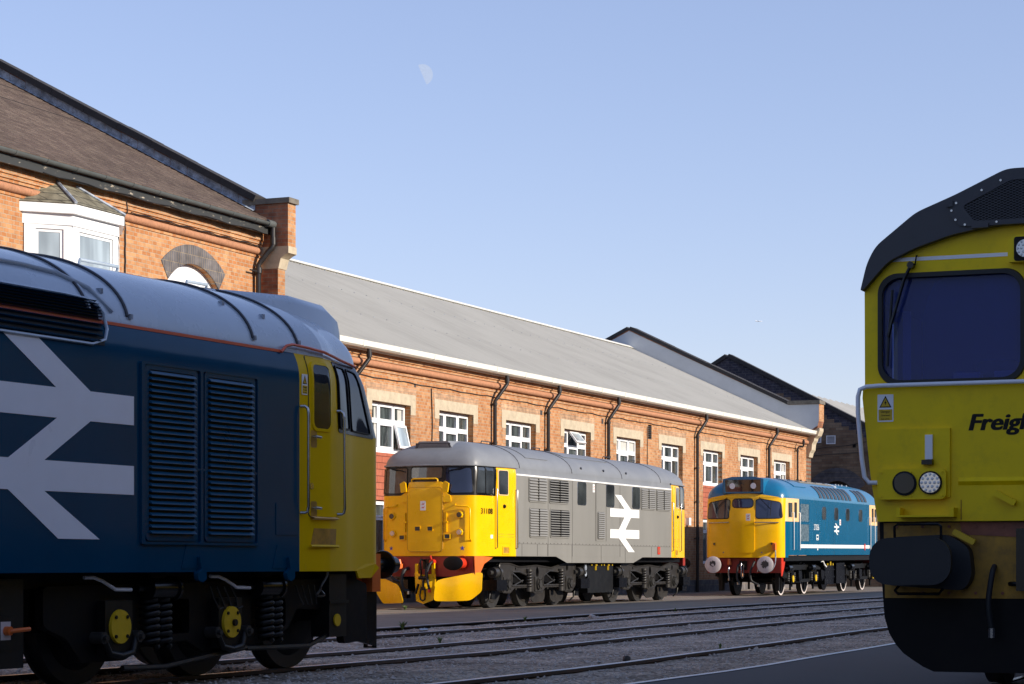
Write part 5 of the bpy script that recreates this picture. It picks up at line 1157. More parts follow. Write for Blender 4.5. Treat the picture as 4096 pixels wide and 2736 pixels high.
bogie27(lb, (.10, 3.02), True); bogie27(lb, (8.50, 11.40), False)
m = MB(); m.box(-1.1, 1.1, 4.55, 5.85, .28, .98); m.box(1.1, 1.13, 4.55, 5.85, .76, .80); m.box(1.1, 1.13, 4.55, 5.85, .52, .56); bb = m.build('battery_box', 'gloss_black', lb, 0); MB().box(1.1, 1.15, 5.15, 5.25, .92, 1.06).box(1.1, 1.15, 4.75, 4.82, .92, .99).box(1.1, 1.15, 5.5, 5.57, .92, .99).build('brass_catches', 'dial_yellow', bb, 0)
MB().box(-1.15, 1.15, 5.98, 7.2, .30, 1.0).build('fuel_tank', 'gloss_black', lb, 0)
MB().tube([(1.18, 3.7, 1.05), (1.2, 3.9, 1.08), (1.2, 4.1, .95), (1.2, 4.35, .88)], .03, 8).build('lagged_pipe', 'white', lb, 60)
MB().box(.86, .98, -.85, -.72, .15, .9).build('guard_iron', 'chassis', lb, 0); MB().box(-.98, -.86, -.85, -.72, .15, .9).build('guard_iron', 'chassis', lb, 0)

# ---------------------------------------------------------------- dark blue locomotive
ln = empty('locomotive', (-2.8822, 21.9093, 0), 25.44, 'dark blue diesel locomotive with huge white double arrow, cut by the left edge', 'locomotive')
E50 = [(0, 0), (.5, .02), (.92, .06), (1.06, .10), (1.12, .15), (1.15, .24), (1.18, .42), (1.24, .8), (1.30, 1.1), (1.36, 1.5)]
sn = Shell(1.36, -19, 1.34, E50, [-17.5, -14, -11, -8, -5, -2.5, -1.6, -.70, -.35], 2.94, .655, -17.2, -.75, kx=1.0, rake=lambda z: max(0, z-2.25)*.52, bulge=lambda z: -1.1*max(0, z-2.70)**2)
def cls50(x, y, z):
    if y > -.701 or y < -17.5: return 'cab' if z < 2.935 else 'cab|top'
    return 'body_side' if z < 2.90 else 'body_side|t'
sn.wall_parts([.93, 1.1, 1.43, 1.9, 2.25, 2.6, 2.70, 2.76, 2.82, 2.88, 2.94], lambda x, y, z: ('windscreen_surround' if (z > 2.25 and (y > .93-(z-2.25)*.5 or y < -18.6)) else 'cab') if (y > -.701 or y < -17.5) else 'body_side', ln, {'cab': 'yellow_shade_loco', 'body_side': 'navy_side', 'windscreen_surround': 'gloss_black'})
sn.roof(ln, 'roof_pale', 16)
NS = lambda u, v, o: sn.sidey(u, v, o, 1)
for s in (1, -1):
    MB().box(min(s*1.29, s*1.308), max(s*1.29, s*1.308), -17.5, -.92, 2.925, 2.950).build('orange_line', 'orange_line', ln, 0)
    MB().tube([(s*1.318, -.95, 2.93), (s*1.33, -.88, 2.99), (s*1.335, -.78, 3.01)]+[tuple(Vector(sn.sidey(y, 2.94, .03, s))+Vector((0, 0, z))) for y, z in ((-.5, .065), (-.2, .05), (.1, .035), (.35, .02), (.6, .005), (.75, -.005))], .014, 6).build('drip_strip', 'orange_line', ln, 60)
for y0, y1 in ((-3.13, -2.46), (-2.25, -1.54)):
    louvre(ln, 1.361, y0, y1, 1.24, 2.60, 28, 'navy_slat', 'black', 'navy_side', fw=.05, depth=.07, angle=.62, r=.03)
plate('louvre_surround', 'navy_side', ln, [rrect(-3.24, -1.43, 1.16, 2.66, .02), rrect(-3.19, -2.37, 1.18, 2.64, .02), rrect(-2.33, -1.46, 1.18, 2.64, .02)], .022, (1.361, 0, 0), SIDE, 0)
MB().box(1.362, 1.378, -3.2, -1.46, 1.79, 1.81).build('centre_bar', 'navy_side', ln, 0)
pts = [(-5.018, 2.736), (-4.586, 2.733), (-3.916, 2.363), (-3.326, 2.362), (-3.326, 2.127), (-3.916, 2.126), (-4.507, 1.796), (-3.326, 1.795), (-3.326, 1.56), (-4.507, 1.559), (-3.793, 1.193), (-4.332, 1.194), (-4.95, 1.559), (-5.36, 1.559), (-5.36, 1.798), (-4.943, 1.798), (-4.348, 2.129), (-5.36, 2.131), (-5.36, 2.365), (-4.358, 2.365)]
plate('emblem', 'white_trim', ln, [pts], .003, (1.362, 0, 0), SIDE, 0)
# curved radiator louvre on the shoulder
def shoulder(y, s_, off=0):
    """s_: 0 at z 2.74 on the side, 1 at the body top, then on over the roof edge"""
    return (1.36+off-1.1*max(0, .04+.20*s_)**2, y, 2.74+.20*s_) if s_ <= 1 else sn.roofpt(y, (s_-1)*.16, off)
rl = MB().grid([[shoulder(y, q*.25, .004) for y in (-14, -3.72)] for q in range(0, 11)]).build('radiator_backing', 'black', ln, 40)
m = MB()
for i in range(11):
    q = .1+i*.235; ye = -3.70-.10*abs((i-6)/6)**3
    a_, b_, c_ = (lambda y: shoulder(y, q, .01)), (lambda y: shoulder(y, q+.06, .035)), (lambda y: shoulder(y, q+.11, .012))
    ys_ = [-14, -9, -6, -5, -4.4, ye]; m.grid([[f(y) for y in ys_] for f in (a_, b_, c_)])
m.build('slats', 'navy_side', rl, 30)
fo = [(-14, -.1)]; MB().tube([shoulder(y, 0, .012) for y in (-14, -8, -3.9)]+[shoulder(-3.72, .25, .012), shoulder(-3.66, .7, .014), shoulder(-3.66, 1.6, .014), shoulder(-3.72, 2.2, .014), shoulder(-3.86, 2.6, .014)]+[shoulder(y, 2.7, .014) for y in (-4.1, -8, -14)], .014, 6).build('radiator_frame', 'roof_pale', rl, 60)
MB().tube([sn.roofpt(y, .62, .01) for y in (-14, -8, -4.4)]+[sn.roofpt(-4.0, .58, .01), sn.roofpt(-3.72, .42, .01), sn.roofpt(-3.52, .15, .01)], .024, 6).build('roof_gutter', 'roof_pale', ln, 60)
for yy, r_ in ((-3.86, .012), (-3.32, .014), (-1.40, .014), (-.62, .013), (-8, .014)):
    MB().tube([sn.roofpt(yy, .12+i*.0725, .008) for i in range(21)]+[sn.roofpt(yy, .12+i*.0725, .008, -1) for i in range(19, -1, -1)], r_, 6).build('roof_seam', 'charcoal', ln, 60)
    MB().tube([sn.roofpt(yy+.035, .12+i*.0725, .006) for i in range(21)], .012, 6).build('roof_seam', 'roof_pale', ln, 60)
for yy, th in ((-3.55, .42), (-1.55, .62), (-1.0, .5), (-3.28, .12), (-1.38, .12), (-.60, .16)): p = Vector(sn.roofpt(yy, th, .0)); MB().box(p.x-.02, p.x+.025, p.y-.018, p.y+.018, p.z-.02, p.z+.02).build('roof_bracket', 'lead', ln, 0)
roof_panel(ln, -7.5, -4.35, .98, 1.57, .045, 'roof_pale', 'roof_hatch', sn)
m = MB()
for i in range(8): p = Vector(sn.roofpt(-7.3+i*.42, 1.02, .05)); m.cyl(p, p+Vector((0, 0, .035)), .02, n=8)
m.build('hatch_bolts', 'lead', ln)
for yy in (-2.6, -.95): MB().tube([sn.roofpt(yy, 1.35, -.01), sn.roofpt(yy, 1.35, .05), sn.roofpt(yy+.5, 1.32, .05), sn.roofpt(yy+.5, 1.32, -.01)], .016, 8).build('lifting_eye', 'roof_pale', ln, 50)
# raised housing above the windscreens
hrows = []
for y, z_, w_ in ((-1.4, 3.57, .30), (-.5, 3.60, .60), (.15, 3.61, .80), (.80, 3.58, .80), (.97, 3.51, .80), (1.02, 3.38, .80), (1.03, 2.96, .80)):
    hrows.append([(-w_, y, 2.95), (-w_, y, z_-.10), (-w_+.08, y, z_-.02), (0, y, z_), (w_-.08, y, z_-.02), (w_, y, z_-.10), (w_, y, 2.95)])
MB().grid(hrows).build('roof_housing', 'roof_pale', ln, 50)
# cab
dn_ = lambda u, v, o: sn.sidey(u, v, o+.008, 1)
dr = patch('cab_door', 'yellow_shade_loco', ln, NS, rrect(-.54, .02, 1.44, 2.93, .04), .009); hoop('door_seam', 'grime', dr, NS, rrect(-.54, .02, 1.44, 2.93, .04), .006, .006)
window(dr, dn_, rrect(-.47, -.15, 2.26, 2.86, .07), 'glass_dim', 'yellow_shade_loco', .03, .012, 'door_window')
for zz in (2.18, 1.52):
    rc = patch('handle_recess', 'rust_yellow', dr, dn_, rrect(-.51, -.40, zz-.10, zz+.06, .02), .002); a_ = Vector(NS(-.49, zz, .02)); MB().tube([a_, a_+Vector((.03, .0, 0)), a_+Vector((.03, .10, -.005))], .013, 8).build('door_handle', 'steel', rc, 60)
p0 = Vector(NS(-.50, 1.72, .012)); MB().cyl(p0, p0+Vector((.006, 0, 0)), .03, n=14).build('lock', 'steel', dr)
for yy, z0, z1 in ((-.655, 1.47, 2.44), (.075, 1.47, 2.44)):
    bkt = patch('handrail_recess', 'grime', ln, NS, rrect(yy-.035, yy+.02, z0, z1, .01), .003) if 0 else None
    handrail(ln, [NS(yy-.03, z1+.01, 0), NS(yy-.01, z1+.01, .04), NS(yy, z1-.01, .06), NS(yy, z1-.06, .07), NS(yy, z0+.06, .07), NS(yy, z0+.01, .06), NS(yy-.01, z0, .04), NS(yy-.03, z0, 0)], .0145)
MB().add([tuple(Vector(NS(y, z, o))) for y, z, o in ((-.50, 1.44, .01), (.0, 1.44, .01), (.0, 1.425, .05), (-.50, 1.425, .05), (-.50, 1.41, .01), (.0, 1.41, .01))], [(0, 1, 2, 3), (3, 2, 5, 4)]).build('door_sill', 'cream', dr, 0)
st = patch('step_recess', 'rust_yellow', ln, NS, [(-.50, 1.17), (-.0, 1.17), (.02, 1.33), (-.44, 1.33)], .003, 2); MB().tube([NS(-.55, 1.165, .03), NS(.0, 1.165, .03)], .014, 6).build('step_lip', 'yellow_shade_loco', st, 60)
wb = patch('window_surround', 'gloss_black', ln, NS, rpoly([(.07, 2.25), (1.06, 2.235), (.76, 2.93), (.07, 2.93)], .04), .006)
window(wb, NS, rpoly([(.11, 2.30), (.37, 2.295), (.37, 2.88), (.11, 2.885)], .03), 'glass_dim', 'black', .014, .02, 'cab_side_window')
window(wb, NS, rpoly([(.44, 2.29), (.95, 2.28), (.68, 2.86), (.44, 2.88)], .04), 'glass_dim', 'black', .014, .02, 'quarter_light')
NF = lambda u, v, o: sn.frontx(u, v, o, True)
for s in (-1, 1): window(ln, NF, [(s*a_, b_) for a_, b_ in rpoly([(.06, 2.3), (.98, 2.3), (.9, 2.86), (.06, 2.88)], .05)], 'glass_cab', 'gloss_black', .04, .012, 'windscreen')
overhead_sign(ln, (1.363, -.665, 2.56), SIDE, .10, .19)
# lower edge, valance, running gear
m = MB(); m.prism([(-.60, .93), (.60, .93), (.66, .86), (1.0, .86), (1.18, .96), (1.10, 1.0), (-.6, 1.0)], lambda a_, b_: (sn.sidey(min(a_, 1.05), 1.0, -.02)[0], a_, b_), lambda a_, b_: (sn.sidey(min(a_, 1.05), 1.0, .002)[0], a_, b_)); m.build('front_valance', 'yellow_shade_loco', ln, 0)
m = MB(); m.box(-1.05, 1.05, -18.5, .9, .80, .96); m.build('underframe', 'chassis_dark', ln, 0)
for yy in (-2.36, -.90):
    m = MB(); m.prism([(yy-.28, .96), (yy-.2, 1.17), (yy+.10, 1.17), (yy+.12, .96)], lambda a_, b_: (1.361, a_, b_), lambda a_, b_: (1.366, a_, b_))
    m.prism(rpoly([(yy-.09, .92), (yy-.07, .86), (yy, .84), (yy+.06, .87), (yy+.05, .94), (yy-.03, 1.07), (yy-.05, 1.06), (yy-.02, .95)], .02), lambda a_, b_: (1.36, a_, b_), lambda a_, b_: (1.40, a_, b_))
    m.build('lifting_bracket', 'navy_side', ln, 30)
plate('access_panel', 'navy_side', ln, [rrect(-1.12, -.74, 1.26, 1.55, .01)], .006, (1.361, 0, 0), SIDE, 0)
m = MB(); m.tube([(1.4, -.30+.05*math.cos(i*.7)-.06*i/8, .92-.04*i+(.018*i*i/10)) for i in range(18)], .012, 5); m.build('safety_chain', 'chassis_lit', ln, 40)
for s in (1, -1):
    out = rpoly([(-4.2, .50), (-4.2, .82), (.75, .86), (1.0, .80), (1.0, .25), (.55, .22), (.5, .40), (.35, .55), (-.35, .58), (-.50, .40), (-.9, .30), (-1.35, .22), (-1.9, .22), (-2.2, .34), (-2.9, .30), (-3.1, .2), (-3.7, .2), (-3.9, .4)], .05)
    h = [rpoly([(-2.95, .40), (-2.15, .40), (-2.15, .70), (-2.95, .70)], .04), rpoly([(-1.15, .42), (-.55, .42), (-.55, .68), (-1.15, .68)], .04)]
    x0 = 1.04 if s > 0 else -1.12; fr = plate('bogie_frame', 'chassis_dark', ln, [out]+h, .08, (x0, 0, 0), SIDE)
    for yy in (-3.30, -1.62):
        b = MB().box(min(s*1.1, s*1.2), max(s*1.1, s*1.2), yy-.19, yy+.19, .26, .70).build('axlebox', 'chassis', fr, 0)
        cv = MB().cyl((s*1.20, yy, .485), (s*1.225, yy, .485), .142, .138, 28).build('axle_cover', 'dial_yellow', b, 30)
        mm = MB()
        for k in range(4): a_ = .785+k*1.5708; mm.cyl((s*1.2, yy+.112*math.cos(a_), .485+.112*math.sin(a_)), (s*1.236, yy+.112*math.cos(a_), .485+.112*math.sin(a_)), .016, n=6)
        mm.cyl((s*1.22, yy+.02, .48), (s*1.25, yy+.02, .48), .03, n=10) if yy > -2 else None
        mm.build('cover_bolts', 'chassis', cv, 0)
        MB().tube([(s*1.2, yy-.24, .42), (s*1.22, yy-.16, .27), (s*1.22, yy, .245), (s*1.22, yy+.16, .27), (s*1.2, yy+.24, .42)], .03, 8).build('axle_strap', 'chassis', fr, 60)
        for d in (-.25, .25): MB().cyl((s*1.12, yy+d, .40), (s*1.24, yy+d, .40), .05, n=12).cyl((s*1.24, yy+d, .40), (s*1.27, yy+d, .40), .025, n=8).build('pivot_bolt', 'chassis_lit', fr)
    for yy in (-2.78, -2.60, -.95, -.80):
        MB().helix(s*1.14, yy, .30, .70, .072, .022, 7).build('coil_spring', 'chassis', fr, 60)
    for yy in (-2.72, -1.02):
        m = MB(); m.cyl((s*1.18, yy-.16, .79), (s*1.18, yy+.20, .79), .092, n=20); m.cyl((s*1.18, yy+.20, .79), (s*1.18, yy+.23, .79), .11, n=20); m.cyl((s*1.18, yy+.23, .79), (s*1.18, yy+.33, .79), .035, n=10); m.cyl((s*1.18, yy-.30, .79), (s*1.18, yy-.16, .79), .03, n=10); m.build('brake_cylinder', 'gloss_black', fr)
    for yy in (-3.75, -1.92):
        MB().tube([(s*1.18, yy, .89), (s*1.2, yy+.10, .89), (s*1.2, yy+.22, .86), (s*1.2, yy+.40, .79), (s*1.2, yy+.62, .785)], .016, 8).build('lagged_pipe', 'white_trim', fr, 60)
    m = MB(); m.tube([(s*1.16, -3.2, .14), (s*1.16, -2.6, .13), (s*1.16, -1.3, .25)], .025, 6); m.tube([(s*1.16, -1.3, .24), (s*1.16, -.2, .23), (s*1.16, .2, .33)], .025, 6); m.build('brake_rod', 'chassis', fr, 60)
    m = MB(); m.box(min(s*1.0, s*1.2), max(s*1.0, s*1.2), .12, .45, .30, .90); m.box(min(s*1.2, s*1.22), max(s*1.2, s*1.22), .10, .47, .62, .65); cb = m.build('sandbox', 'chassis', fr, 0); MB().cyl((s*1.2, .26, .46), (s*1.215, .26, .46), .06, n=16).build('sand_cover', 'dial_yellow', cb)
    for k in range(4):
        m = MB(); m.tube([(s*1.2, -1.95+k*.11, .80), (s*1.22, -1.92+k*.12, .70), (s*1.2, -1.80+k*.1, .60), (s*1.2, -1.72+k*.1, .62)], .009, 5).build('air_pipe', 'chassis_lit', fr, 60); MB().tube([(s*1.2, -.50+k*.11, .80), (s*1.22, -.47+k*.1, .70), (s*1.2, -.36+k*.08, .62)], .009, 5).build('air_pipe', 'chassis_lit', fr, 60)
m = MB(); m.box(-.9, .9, -4.1, .9, .45, .8); m.build('bolster', 'chassis_dark', ln, 0)
for yy in (.06, -1.50, -3.32): wheelset(ln, yy, .545, 'tyre', 'chassis_dark')
m = MB(); m.box(-1.2, 1.2, -9.5, -4.9, .15, .88); tb = m.build('battery_box', 'chassis', ln, 0); MB().box(1.2, 1.21, -4.98, -4.92, .1, .9).box(1.2, 1.215, -9.5, -4.9, .60, .62).build('box_ribs', 'chassis_dark', tb, 0)
MB().box(1.2, 1.21, -4.86, -4.64, .34, .60).box(1.0, 1.2, -4.9, -4.55, .2, .88).build('valve_box', 'chassis', ln, 0); pv = MB().box(1.205, 1.212, -4.84, -4.72, .42, .56).build('valve_plate', 'disc_pale', ln, 0); MB().tube([(1.22, -4.79, .48), (1.27, -4.78, .49), (1.28, -4.58, .50)], .018, 8).cyl((1.21, -4.78, .49), (1.26, -4.78, .49), .035, n=10).build('valve_handle', 'orange', pv, 50)
for s in (1, -1):
    b = MB().cyl((s*.865, 1.28, .99), (s*.865, 1.78, .99), .075, n=18).cyl((s*.865, 1.78, .99), (s*.865, 1.80, .99), .142, .148, 28).build('buffer', 'gloss_black', ln)
    MB().cyl((s*.865, 1.80, .99), (s*.865, 2.02, .99), .10, .085, 22).build('plunger', 'gloss_black', b)
m = MB(); m.box(-1.1, 1.1, 1.15, 1.32, .72, 1.1); m.build('buffer_beam', 'orange', ln, 0); MB().box(.75, .98, 1.05, 1.3, .68, .86).build('beam_bracket', 'orange', ln, 0)
MB().prism([(.85, .25), (.95, .80), (1.28, .80), (1.36, .45), (1.3, .18)], lambda a_, b_: (1.0, a_, b_), lambda a_, b_: (1.03, a_, b_)).build('guard_plate', 'gloss_black', ln, 0)
m = MB(); m.box(.88, .90, 1.36, 1.42, .15, .82); m.box(.98, 1.0, 1.36, 1.42, .15, .82); m.box(.88, 1.0, 1.36, 1.42, .78, .80); m.box(.88, 1.0, 1.36, 1.42, .15, .17); m.build('cab_step', 'gloss_black', ln, 0)

# ---------------------------------------------------------------- yellow locomotive nose at the right
ly = empty('locomotive', (3.9468, 16.7, 0), 22.2, 'yellow-fronted locomotive in shade at the right edge, with a big windscreen and dark roof visor', 'locomotive')
def mir(pts): return pts+[(-x, z) for x, z in reversed(pts)]
half = [(-1.236, 1.32), (-1.29, 1.67), (-1.347, 2.28), (-1.350, 3.09), (-1.30, 3.28), (-1.240, 3.40), (-.935, 3.64), (-.637, 3.756), (-.26, 3.925), (-.20, 3.938)]
OUT = mir(half)
upper = mir([(-1.347, 2.28)]+half[3:])
ws = [rrect(-1.215, -.165, 2.39, 3.175, .14, 8), rrect(.165, 1.215, 2.39, 3.175, .14, 8)]
plate('cab_front', 'yellow_cab', ly, [upper]+ws, .06, (0, .06, 0), FRONT, 0)
FLF = lambda u, v, o: (u, -.001-o, v)
lower = mir([(-1.236, 1.32), (-1.29, 1.67), (-1.352, 2.26), (-1.348, 2.345)])
plate('nose_lower', 'yellow_cab', ly, [lower], .12, (0, .06, 0), FRONT, 20)
# body behind
m = MB(); n = len(OUT)
m.prism([(x*.995, z) for x, z in OUT], lambda a_, b_: (a_, 2.0, b_), lambda a_, b_: (a_, 20.5, b_)); m.build('body', 'yellow_cab', ly, 0)
side = MB(); side.box(-1.347, -1.31, .06, 2.0, 2.28, 2.46); side.box(-1.347, -1.31, .06, .80, 2.46, 2.95); side.box(-1.347, -1.31, .98, 2.0, 2.46, 2.95); side.box(-1.347, -1.31, .06, 2.0, 2.95, 3.10); side.prism(mir([(-1.236, 1.32), (-1.29, 1.67), (-1.347, 2.28)]), lambda a_, b_: (a_*.998, .06, b_), lambda a_, b_: (a_*.998, 2.0, b_)); side.box(1.31, 1.347, .06, 2.0, 2.28, 2.45); side.box(1.31, 1.347, .06, .5, 2.45, 3.10); side.box(1.31, 1.347, 1.2, 2.0, 2.45, 3.10); side.build('cab_sides', 'yellow_cab', ly, 0)
rfp = [(-1.350, 3.09), (-1.30, 3.28), (-1.240, 3.40), (-.935, 3.64), (-.637, 3.756), (-.26, 3.925), (.26, 3.925), (.637, 3.756), (.935, 3.64), (1.24, 3.40), (1.30, 3.28), (1.35, 3.09)]
m = MB(); m.grid([[(x, y, z) for x, z in rfp] for y in (.06, 2.0)]); m.grid([[(x*.97, y, z-.05) for x, z in rfp] for y in (.06, 2.0)]); m.build('cab_roof', 'charcoal', ly, 0)
it = MB(); it.box(-1.30, 1.30, 1.9, 1.98, 1.4, 3.6); it.box(-1.30, 1.30, .07, 1.9, 2.0, 2.05); it.build('cab_interior', 'cab_blue', ly, 0)
it = MB(); it.box(-1.2, 1.2, .08, .45, 2.05, 2.40); it.build('control_desk', 'charcoal', ly, 0)
me = MB(); me.prism(rpoly([(-.72, 2.3), (-.70, 2.62), (-.36, 2.62), (-.34, 2.3)], .06), lambda a_, b_: (a_, 1.1, b_), lambda a_, b_: (a_, 1.25, b_)); me.build('driver_seat', 'gloss_black', ly, 30)
MB().box(-1.12, -1.06, .3, .32, 2.35, 2.95).build('blind', 'white', ly, 0); MB().box(-.40, -.2, .2, .24, 2.40, 2.46).box(-.72, -.52, .25, .4, 2.40, 2.46).build('desk_papers', 'white', ly, 0)
for w0 in ws:
    g = plate('windscreen', 'windscreen_glass', ly, [w0], .012, (0, .045, 0), FRONT, 0)
    hoop('window_rubber', 'rubber', g, lambda u, v, o: (u, .0-o, v), w0, .035, .022)
# visor band round the top of the cab front
vis_in = [(-1.338, 3.09), (-1.153, 3.292), (-.954, 3.382), (-.675, 3.468), (-.4, 3.516), (-.145, 3.527), (.145, 3.527), (.4, 3.516), (.675, 3.468), (.954, 3.382), (1.153, 3.292), (1.338, 3.09)]
vis = [(-1.365, 3.08), (-1.315, 3.285), (-1.248, 3.412), (-.94, 3.652), (-.64, 3.768), (-.262, 3.938), (.262, 3.938), (.64, 3.768), (.94, 3.652), (1.248, 3.412), (1.315, 3.285), (1.365, 3.08)]+list(reversed(vis_in))
vz = plate('roof_visor', 'charcoal', ly, [rpoly(vis, .06)], .14, (0, .06, 0), FRONT, 0)
mp = [(-.585, 3.675), (-.225, 3.85), (.225, 3.85), (.585, 3.675), (.50, 3.56), (-.50, 3.56)]
MB().add([(x, -.0815, z) for x, z in mp], [tuple(range(6))]).build('mesh_backing', 'black', vz, 0)
plate('mesh_frame', 'charcoal', vz, [rpoly([(-.70, 3.63), (-.64, 3.73), (-.25, 3.905), (.25, 3.905), (.64, 3.73), (.70, 3.63), (.60, 3.522), (-.60, 3.522)], .04), rpoly(mp, .03)], .015, (0, -.081, 0), FRONT, 0)
def clip(p, d, poly):
    t0, t1 = -9, 9; n_ = len(poly)
    for i in range(n_):
        a_, b_ = poly[i], poly[(i+1) % n_]; ex, ez = b_[0]-a_[0], b_[1]-a_[1]; nx, nz = ez, -ex       # clockwise polygon: inside on the right
        den = nx*d[0]+nz*d[1]; num = nx*(a_[0]-p[0])+nz*(a_[1]-p[1])
        if abs(den) < 1e-9:
            if num > 0: return None
            continue
        t = num/den
        if den > 0: t0 = max(t0, t)
        else: t1 = min(t1, t)
    return (t0, t1) if t1 > t0 else None
m = MB()
for dd in ((.045, .020), (.045, -.020)):
    L_ = math.hypot(*dd); d = (dd[0]/L_, dd[1]/L_)
    for i in range(-40, 41):
        p = (0, 3.70+i*.020); c = clip(p, d, mp)
        for sg in (1,):
            c = clip(p, d, mp) or None
            if c: a_, b_ = (p[0]+d[0]*c[0], p[1]+d[1]*c[0]), (p[0]+d[0]*c[1], p[1]+d[1]*c[1]); m.tube([(a_[0], -.088, a_[1]), (b_[0], -.088, b_[1])], .0032, 4)
m.build('mesh_wires', 'wire', vz, 0)
m = MB()
for x, z in ((-.63, 3.70), (-.44, 3.785), (-.30, 3.85), (-.665, 3.645), (-.635, 3.575), (-.565, 3.535), (-.33, 3.543), (.44, 3.785), (.63, 3.70)): m.cyl((x, -.09, z), (x, -.105, z), .009, n=8)
m.build('mesh_bolts', 'steel', vz); MB().box(-.515, -.39, -.11, -.08, 3.505, 3.54).build('mesh_hinge', 'charcoal', vz, 0); MB().box(-.70, -.655, -.11, -.08, 3.675, 3.72).build('mesh_hinge', 'charcoal', vz, 0)
MB().box(-1.27, -.255, -.003, .0, 3.297, 3.325).box(.255, 1.27, -.003, .0, 3.297, 3.325).build('white_line', 'white_trim', ly, 0)
hl = MB(); hl.prism(rpoly([(-.25, 3.24), (.25, 3.24), (.25, 3.40), (.2, 3.44), (-.2, 3.44), (-.25, 3.40)], .02), lambda a_, b_: (a_, .0, b_), lambda a_, b_: (a_, -.09, b_)); hl = hl.build('headlamp_box', 'yellow_cab', ly, 0)
def led(parent, x, z, y, r, bez='black'):
    b = MB().cyl((x, y, z), (x, y-.015, z), r, n=28).build('lamp', bez, parent); MB().cyl((x, y-.015, z), (x, y-.018, z), r*.86, n=28).build('reflector', 'lens', b)
    m = MB(); 
    for k, q in ((0, 0), (6, .38), (12, .72)):
        for i in range(max(1, k)): a_ = 6.283*i/max(1, k); m.cyl((x+r*q*math.cos(a_), y-.018, z+r*q*math.sin(a_)), (x+r*q*math.cos(a_), y-.026, z+r*q*math.sin(a_)), r*.13, r*.08, 8)
    m.build('led_cluster', 'white', b, 40); return b
for s in (-1, 1):
    plate('lamp_bezel', 'black', hl, [rrect(s*.118-.085, s*.118+.085, 3.245, 3.425, .02)], .006, (0, -.091, 0), FRONT, 0); led(hl, s*.118, 3.335, -.097, .076)
# waist handrail
for s in (-1,):
    pts = [(-1.20, 1.615), (-1.29, 1.615), (-1.325, 1.66), (-1.345, 1.8), (-1.375, 2.15), (-1.375, 2.27), (-1.36, 2.325), (-1.31, 2.345), (-1.2, 2.35)]
    full = pts+[(-x, z) for x, z in reversed(pts)]
    handrail(ly, [(x, -.11, z) for x, z in full], .0175, 'white_trim')
overhead_sign(ly, (-1.235, -.0605, 2.078), FRONT, .122, .208)
for s in (-1, 1):
    X = lambda x: x*(-s)
    q = lambda a_, b_: (min(X(a_), X(b_)), max(X(a_), X(b_)))
    a_, b_ = q(-1.223, -.68); p1 = MB().box(a_, b_, -.09, -.06, 1.50, 2.02).build('lamp_panel', 'yellow_cab', ly, 0)
    a_, b_ = q(-1.22, -.70); p2 = plate('lamp_plate', 'yellow_cab', p1, [rrect(a_, b_, 1.485, 1.715, .04)], .05, (0, -.09, 0), FRONT, 0)
    for xx, k in ((-1.01, 0), (-.815, 1)):
        if k: led(p2, X(xx), 1.608, -.141, .088)
        else:
            lp = MB().cyl((X(xx), -.141, 1.605), (X(xx), -.155, 1.605), .092, n=28).build('lamp', 'black', p2); MB().cyl((X(xx), -.155, 1.605), (X(xx), -.160, 1.605), .082, .076, 28).build('lens', 'glass_dim', lp)
    m = MB()
    for xx in (-1.19, -.965, -.73):
        for zz in (1.51, 1.69): m.cyl((X(xx), -.14, zz), (X(xx), -.15, zz), .008, n=8)
    m.build('bolts', 'yellow_cab', p2, 0)
    a_, b_ = q(-.862, -.806); lb_ = MB().box(a_, b_, -.115, -.09, 1.785, 1.97).build('lamp_bracket', 'white_trim', p1, 0); a_, b_ = q(-.88, -.80); MB().box(a_, b_, -.16, -.09, 1.745, 1.78).build('bracket_foot', 'gloss_black', lb_, 0)
    a_, b_ = q(-1.063, -.63); m = MB(); m.box(a_, b_, -.20, -.06, 1.35, 1.365); m.box(a_, a_+.03, -.2, -.06, 1.365, 1.42); m.box(b_-.03, b_, -.2, -.06, 1.365, 1.42); m.build('cable_tray', 'yellow_cab', ly, 0)
    c = X(-.862); sg = -s if 0 else 1
    bf = MB(); bf.prism(rrect(c-.30, c+.30, .845, 1.19, .14), lambda a_, b_: (a_, -.65, b_), lambda a_, b_: (a_, -.60, b_)); bf = bf.build('buffer_head', 'rubber', None, 30); bf.name = 'buffer_head'
    bs = MB(); bs.prism(rrect(c-.2, c+.2, .86, 1.17, .1), lambda a_, b_: (a_, -.60, b_), lambda a_, b_: (a_, -.02, b_)); bs.prism(rpoly([(c-.30, .84), (c+.30, .80), (c+.36, .90), (c+.34, 1.12), (c+.18, 1.22), (c-.26, 1.20)], .06), lambda a_, b_: (a_, -.16, b_), lambda a_, b_: (a_, -.015, b_)); bs = bs.build('buffer', 'rubber', ly, 30); bf.parent = bs
    a_, b_ = q(-1.07, -.72)
    MB().tube([(a_, .0, .95), (a_, -.20, 1.0), (a_, -.22, 1.28), (a_+.02, -.22, 1.295), (b_-.02, -.22, 1.295), (b_, -.22, 1.28), (b_, -.20, 1.0), (b_, 0, .95)], .011, 6).build('buffer_step', 'gloss_black', ly, 50)
    MB().tube([(a_, 0, .85), (a_, -.2, .80), (a_+.02, -.2, .775), (b_-.02, -.2, .775), (b_, -.2, .80), (b_, 0, .85)], .011, 6).build('buffer_step', 'gloss_black', ly, 50)
    m = MB(); me_ = flat([rrect(-.09, .09, -.022, .022, .01)], .05); M = Matrix.Rotation(R(-28*(-s)), 4, 'Z'); me_.transform(M); xf(me_, (X(-.57), -.08, 1.20), *FRONT); link('socket_cover', me_, 'dial_yellow', ly, 0)
    me_ = flat([rrect(-.09, .09, -.022, .022, .01)], .05); me_.transform(M); xf(me_, (X(-.27), -.08, 1.49), *FRONT); link('socket_cover', me_, 'yellow_cab', ly, 0)
